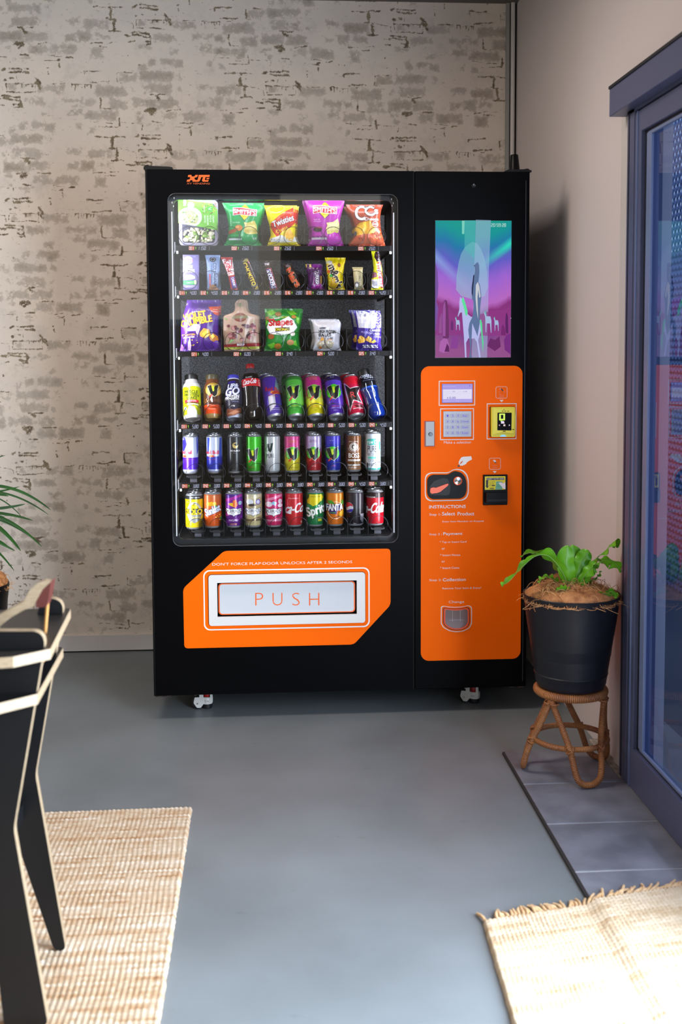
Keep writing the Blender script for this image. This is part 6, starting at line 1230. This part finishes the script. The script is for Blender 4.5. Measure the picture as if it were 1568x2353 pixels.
frond([(.015,.0,0),(.04,.0,.05),(.075,.0,.095),(.11,.0,.125),(.135,.0,.150),(.150,.0,.135)], .019, (.3,-.7,.6), 7, .007)
frond([(.015,-.02,0),(.035,-.03,.05),(.07,-.05,.095),(.105,-.07,.105),(.135,-.08,.075)], .023, (.2,-.8,.5), 8, .009)
frond([(.01,.02,0),(.05,.03,.06),(.09,.04,.09),(.12,.05,.08)], .016, (.4,-.8,.5), 9, .006)
frond([(-.01,.01,0),(-.05,.01,.035),(-.08,.0,.045),(-.10,-.01,.03)], .014, (.2,-1,.3), 10, .006)
frond([(-.01,-.05,.005),(-.04,-.07,.022),(-.065,-.08,.022)], .012, (.2,-.6,.6), 11, .004)
frond([(.04,-.07,.0),(.085,-.09,.012),(.10,-.10,.018),(.115,-.10,.0)], .012, (.2,-.6,.6), 12, .005)
frond([(.02,.0,0),(.05,-.02,.03),(.075,-.03,.05),(.085,-.03,.068)], .006, (.4,-.7,.5), 13, .004)
# ---------------------------------------------------------------- plant at the left wall
LP = (-.765, .50)
lp = empty('floor_pot', (LP[0], LP[1], 0)); tag(lp, 'black pot with coir standing at the left edge of the photo against the brick wallpaper', 'plant pot')
MB().lathe([(0,0),(.12,0),(.13,.02),(.150,.33),(.158,.395),(.156,.402),(.150,.398),(.146,.36),(0,.36)], mat('glossy_black_pot',(12,12,14),.35), 48).build('pot', lp, smooth=40)
coir('coir_mulch', LP[0], LP[1], .385, .153, 3000, 8, 'tuft of brown coir fibre in the black pot at the left edge', .085)
GL = mat('long_dark_leaf', (40,92,30), .4, noise=(9,(24,64,22),.3,.7))
dp = empty('dracaena', (LP[0], LP[1], .40)); tag(dp, 'long-leaved green plant reaching in from the left edge of the photo', 'potted plant')
MB().tube([(0,0,-.02),(.01,0,.2),(0,0,.38)], .012, mat('plant_stem',(90,80,50),.7), 8).build('stem', dp, smooth=50)
def blade(tip, base, rise, w_, seed):
    T_ = Vector(tip)-Vector((LP[0],LP[1],.40)); B_ = Vector(base); mid = (B_+T_)/2+Vector((0,0,rise)); pts = []; vs = []; n = 16
    for i in range(n+1):
        t = i/n; pts.append(B_*(1-t)**2+mid*2*t*(1-t)+T_*t*t)
    for i, p in enumerate(pts):
        t = i/n; tg = (pts[min(i+1,n)]-pts[max(i-1,0)]).normalized(); s_ = tg.cross(Vector((0,.6,.8))).normalized().cross(tg)*.3+tg.cross(Vector((0,-1,.3))).normalized(); s_ = (s_-tg*s_.dot(tg)).normalized(); k = w_*max(.02,math.sin((.12+.83*t)*math.pi))**.6*(1 if t < .97 else .35)
        vs += [p-s_*k, p+tg.cross(s_)*k*.25, p+s_*k]
    MB().add([v[:] for v in vs], [(i*3+j, i*3+j+1, i*3+j+4, i*3+j+3) for i in range(n) for j in (0,1)], GL).build('leaf', dp, smooth=80)
for i, (px, py, w_, rise) in enumerate([(117,1172,.006,.10),(112,1183,.004,.08),(58,1158,.006,-.02),(75,1196,.006,.03),(96,1256,.006,.09),(92,1250,.004,.07),(48,1266,.009,.08),(45,1118,.004,-.02),(52,1190,.003,.1),(33,1312,.005,.06),(35,1266,.006,.01),(18,1255,.006,.02),(10,1188,.005,.0),(-40,1100,.008,.05),(-60,1200,.008,.05),(20,1140,.006,.03)]):
    x, z = at(px, py, LP[1]+.02*(i % 3)); blade((x, LP[1]+.02*(i%3), z), (.0,.0,[.37,.36,.30,.28,.28,.27,.27,.36,.33,.20,.22,.22,.3,.36,.3,.33][i]), rise, w_, i)
for i, (dx, dy, dz, w_) in enumerate([(-.33,.05,.25,.006),(-.30,-.15,.10,.007),(-.28,.18,.02,.006),(-.20,-.22,.34,.006),(.05,-.34,.12,.006),(.10,.26,.20,.005),(-.08,-.30,.30,.006),(-.36,.0,-.02,.007)]):
    blade((LP[0]+dx, LP[1]+dy, .40+.28+dz), (0,0,.36-.02*i), .12, w_, 40+i)
# ================================================================ plywood chair in the left foreground
PE = mat('birch_ply_edge', (156,138,114), .55, noise=(70,(140,120,94),.4,.65,(1,1,8))); PB = mat('black_laminate', (13,14,17), .4, spec=.4)
chp_ = empty('plywood_chair', (-.07,-1.70,.012)); tag(chp_, 'black plywood chair with pale exposed edges at the left edge of the foreground', 'chair')
def cpart(name, mb, label=None, **k):
    o = mb.build(name, chp_, **k); o.matrix_parent_inverse = Matrix.Translation((.07,1.70,-.012))
    if label: o['label'] = label
    return o
def panel(y, dx, t=.021, wide=1.0):
    pts = [(-.041,.0125),(-.097,.407),(-.030,.766),(-.033,.781),(-.045,.790),(-.066*wide-.01,.792),(-.15*wide,.50),(-.26,.44),(-.48,.43),(-.52,.36),(-.20,.345),(-.148,.287),(-.066 if wide == 1 else -.125,.0125)]
    pts = [(x+dx, z) for x, z in roundpoly(pts, .012, 3)]
    return cpart('side_panel', MB().prism(pts, y-t/2, y+t/2, PB, mside=PE))
panel(-1.565, 0); panel(-1.845, .014, wide=1.9)
def hoop(z, t, dx, name, far, ln):
    outer = [(-.022+dx+far,-1.530),(-.004+dx,-1.865),(-.062+dx,-1.915),(-.118+dx,-1.925),(-.36,-1.93),(-.40,-1.90),(-.40,-1.55),(-.05,-1.52)]
    if ln: outer = [(-.022+dx+far,-1.530),(-.010+dx,-1.865),(-.090+dx,-1.935),(-.40,-1.96),(-.40,-1.55),(-.05,-1.52)]
    M_ = Matrix.Translation((0,0,z)) @ Matrix(((1,0,0,0),(0,0,1,0),(0,1,0,0),(0,0,0,1)))
    return cpart(name, MB().prism([(x,y) for x,y in outer], 0, t, PB, M=M_, mside=PE))
hoop(.738, .020, .0, 'back_hoop', .0, False); hoop(.652, .020, -.020, 'back_hoop', .002, True)
# curved head piece with exposed edge
def c3(px, py, Y): x, z = at(px, py, Y); return (x, z)
def hpp(L): return [c3(*p, -1.76) for p in L]
cpart('head_piece', MB().prism(hpp([(-60,1500),(-20,1448),(0,1410),(58,1378),(72,1352),(90,1336),(106,1331),(119,1334),(100,1352),(86,1377),(80,1390),(60,1397),(30,1414),(0,1438),(-40,1540)]), -1.775, -1.755, PE))
cpart('head_piece', MB().prism(hpp([(119,1335),(100,1353),(86,1378),(84,1394),(108,1392),(114,1370)]), -1.770, -1.72, mat('red_brown_stain',(78,30,24),.6)), label='red-brown stained tip of the head piece')
cpart('back_slat', MB().prism([(-.055,.738),(-.068,.738),(-.150,.41),(-.137,.41)], -1.845, -1.565, PB)); cpart('brace', MB().box(-.14,-.125,-1.845,-1.565,.31,.345,PB))
cpart('spindle', MB().tube([(-.043,-1.74,.70),(-.030,-1.74,.83)], .0035, mat('brass_pin',(190,140,80),.4,metal=.3), 10), label='thin light wooden pin')
# ================================================================ jute rugs
def jute(name, corners, pitch_u, pitch_v, cols, seed, z0, label, thick=.009, hfn=None, res=.0036):
    """corners: near-left, near-right, far-right, far-left (x,y)"""
    a, b_, c_, d_ = [np.array(p, float) for p in corners]
    LU = np.linalg.norm(b_-a); LV = np.linalg.norm(d_-a); nu = int(LU/res); nv = int(LV/res)
    u, v = np.meshgrid(np.linspace(0,1,nu), np.linspace(0,1,nv)); P = (a[None,None]*(1-u)[...,None]*(1-v)[...,None]+b_*(u*(1-v))[...,None]+c_*(u*v)[...,None]+d_*((1-u)*v)[...,None])
    rng = np.random.RandomState(seed); su, sv = u*LU, v*LV
    row = np.floor(sv/pitch_v); colm = np.floor(su/pitch_u+.5*(row % 2)*0)
    wob = .0016*np.sin(sv*23+np.sin(su*7))
    fu = (su+wob)/pitch_u; fv = (sv+.0012*np.sin(su*31+2))/pitch_v
    knot = np.abs(np.sin(np.pi*fu))**.6*(.55+.45*np.abs(np.sin(np.pi*fv+.5*np.sin(np.pi*fu))))
    rn = rng.rand(int(row.max())+3, int(colm.max())+3); kk = rn[row.astype(int), colm.astype(int)]
    edge = np.minimum(np.minimum(su, LU-su), np.minimum(sv, LV-sv)); ed = np.clip(edge/.006, 0, 1)**.5
    wave = .010*np.sin(sv*9+seed)*np.clip(1-np.minimum(su,LU-su)/.05,0,1)*0
    ex = rng.rand(nv)*.004; k_ = np.convolve(ex, np.ones(5)/5, 'same')
    z = z0(P[...,0], P[...,1]) if callable(z0) else z0
    Z = z+thick*ed*(.62+.38*knot)+.0008*kk
    X = P[...,0]+np.where(u > .985, k_[:,None], 0)+np.where(u < .015, -k_[:,None], 0)
    # yarn colour: long streaks along the weft rows
    rc = rng.rand(int(row.max())+3); seglen = (colm/ (6+ (row*7 % 11))).astype(int); sg = rng.rand(int(row.max())+3, int(seglen.max())+3)
    tone = .35*rc[row.astype(int)]+.4*sg[row.astype(int), seglen]+.25*kk
    m_ = MATS.get('jute_'+cols[0])
    if not m_:
        m_ = bpy.data.materials.new('jute_'+cols[0]); m_.use_nodes = True; n_ = m_.node_tree; bb = n_.nodes['Principled BSDF']; bb.inputs['Roughness'].default_value = .9; bb.inputs['Specular IOR Level'].default_value = .1
        A_ = n_.nodes.new('ShaderNodeAttribute'); A_.attribute_name = 'tone'; r_ = n_.nodes.new('ShaderNodeValToRGB'); el = r_.color_ramp.elements; el[0].position = .05; el[0].color = rgb(cols[1]); el[1].position = .95; el[1].color = rgb(cols[4]); 
        for p_, c4 in ((.3,cols[2]),(.62,cols[3])): e_ = el.new(p_); e_.color = rgb(c4)
        n_.links.new(A_.outputs['Fac'], r_.inputs[0]); f_ = n_.nodes.new('ShaderNodeTexNoise'); f_.inputs['Scale'].default_value = 700; t_ = n_.nodes.new('ShaderNodeTexCoord'); mp_ = n_.nodes.new('ShaderNodeMapping'); mp_.inputs['Scale'].default_value = (1,.25,1)
        n_.links.new(t_.outputs['Object'], mp_.inputs[0]); n_.links.new(mp_.outputs[0], f_.inputs['Vector']); bp_ = n_.nodes.new('ShaderNodeBump'); bp_.inputs['Distance'].default_value = .001; n_.links.new(f_.outputs['Fac'], bp_.inputs['Height']); n_.links.new(bp_.outputs[0], bb.inputs['Normal']); n_.links.new(r_.outputs[0], bb.inputs['Base Color']); MATS['jute_'+cols[0]] = m_
    Z[0,:] = Z[-1,:] = z if not callable(z0) else z[0,:]; 
    Z = np.array(Z); ZZ_ = z if callable(z0) else np.full(Z.shape, z0); Z[:,0] = ZZ_[:,0]; Z[:,-1] = ZZ_[:,-1]; Z[0] = ZZ_[0]; Z[-1] = ZZ_[-1]
    o = grid_mesh(name, np.stack([X, P[...,1], Z], -1), nu, nv, m_, (('tone', tone),)); tag(o, label, 'rug'); return o, m_
J1 = ('natural', (156,116,82), (180,150,120), (194,175,153), (212,200,187))
jute('jute_rug', [(-1.3,-2.75),(.188,-2.75),(.182,-.797),(-1.3,-.812)], .0125, .0105, J1, 4, .0006, 'natural woven jute rug lying on the left under the plywood chair', .011, res=.0031)
def zz0(x, y): return .0008+.012*np.clip((x-1.145)/.03, 0, 1)
J2 = ('pale', (176,146,112), (194,172,144), (206,188,164), (214,198,178))
r2, jm = jute('jute_rug', [(.845,-2.7),(2.0-.52,-2.7),(1.475,-1.395),(.893,-1.515)], .011, .013, J2, 9, zz0, 'pale fringed jute rug in the sun at the bottom right, partly on the slate tiles', .016, res=.0036)
FR = mat('jute_fringe', (216,184,144), .9, noise=(50,(188,148,104),.35,.7))
q = random.Random(12); fb = MB(); a_ = Vector((.893,-1.515)); b_ = Vector((1.475,-1.395)); n_t = 62
for i in range(n_t):
    t = (i+.5)/n_t; p = a_.lerp(b_, t); d = R(80+q.uniform(-16,16)+ (22 if t < .35 else -38*min(1,(t-.3)*2.2))); L_ = q.uniform(.045,.065)*(.8 if t < .5 else 1)
    if .02 < t < .045: continue
    x, y = p.x, p.y-.004; pts = []; cv = q.uniform(-.6,.6); zz_b = .0045
    for k in range(7):
        base = .0008+.012*max(0,min(1,(x-1.145)/.03)); pts.append((x,y,base+.0045+.010*math.sin(math.pi*min(1,k/6*1.1))*(.5+.5*q.random())*(1-k/7)+ (0.004 if k==0 else 0))); x += math.cos(d)*L_/6; y += math.sin(d)*L_/6; d += cv/6
    fb.tube(pts, [.0045,.0046,.0044,.0042,.0040,.0040,.0030], FR, 6)
f_ = fb.build('fringe', r2, smooth=70); f_['kind'] = 'stuff'
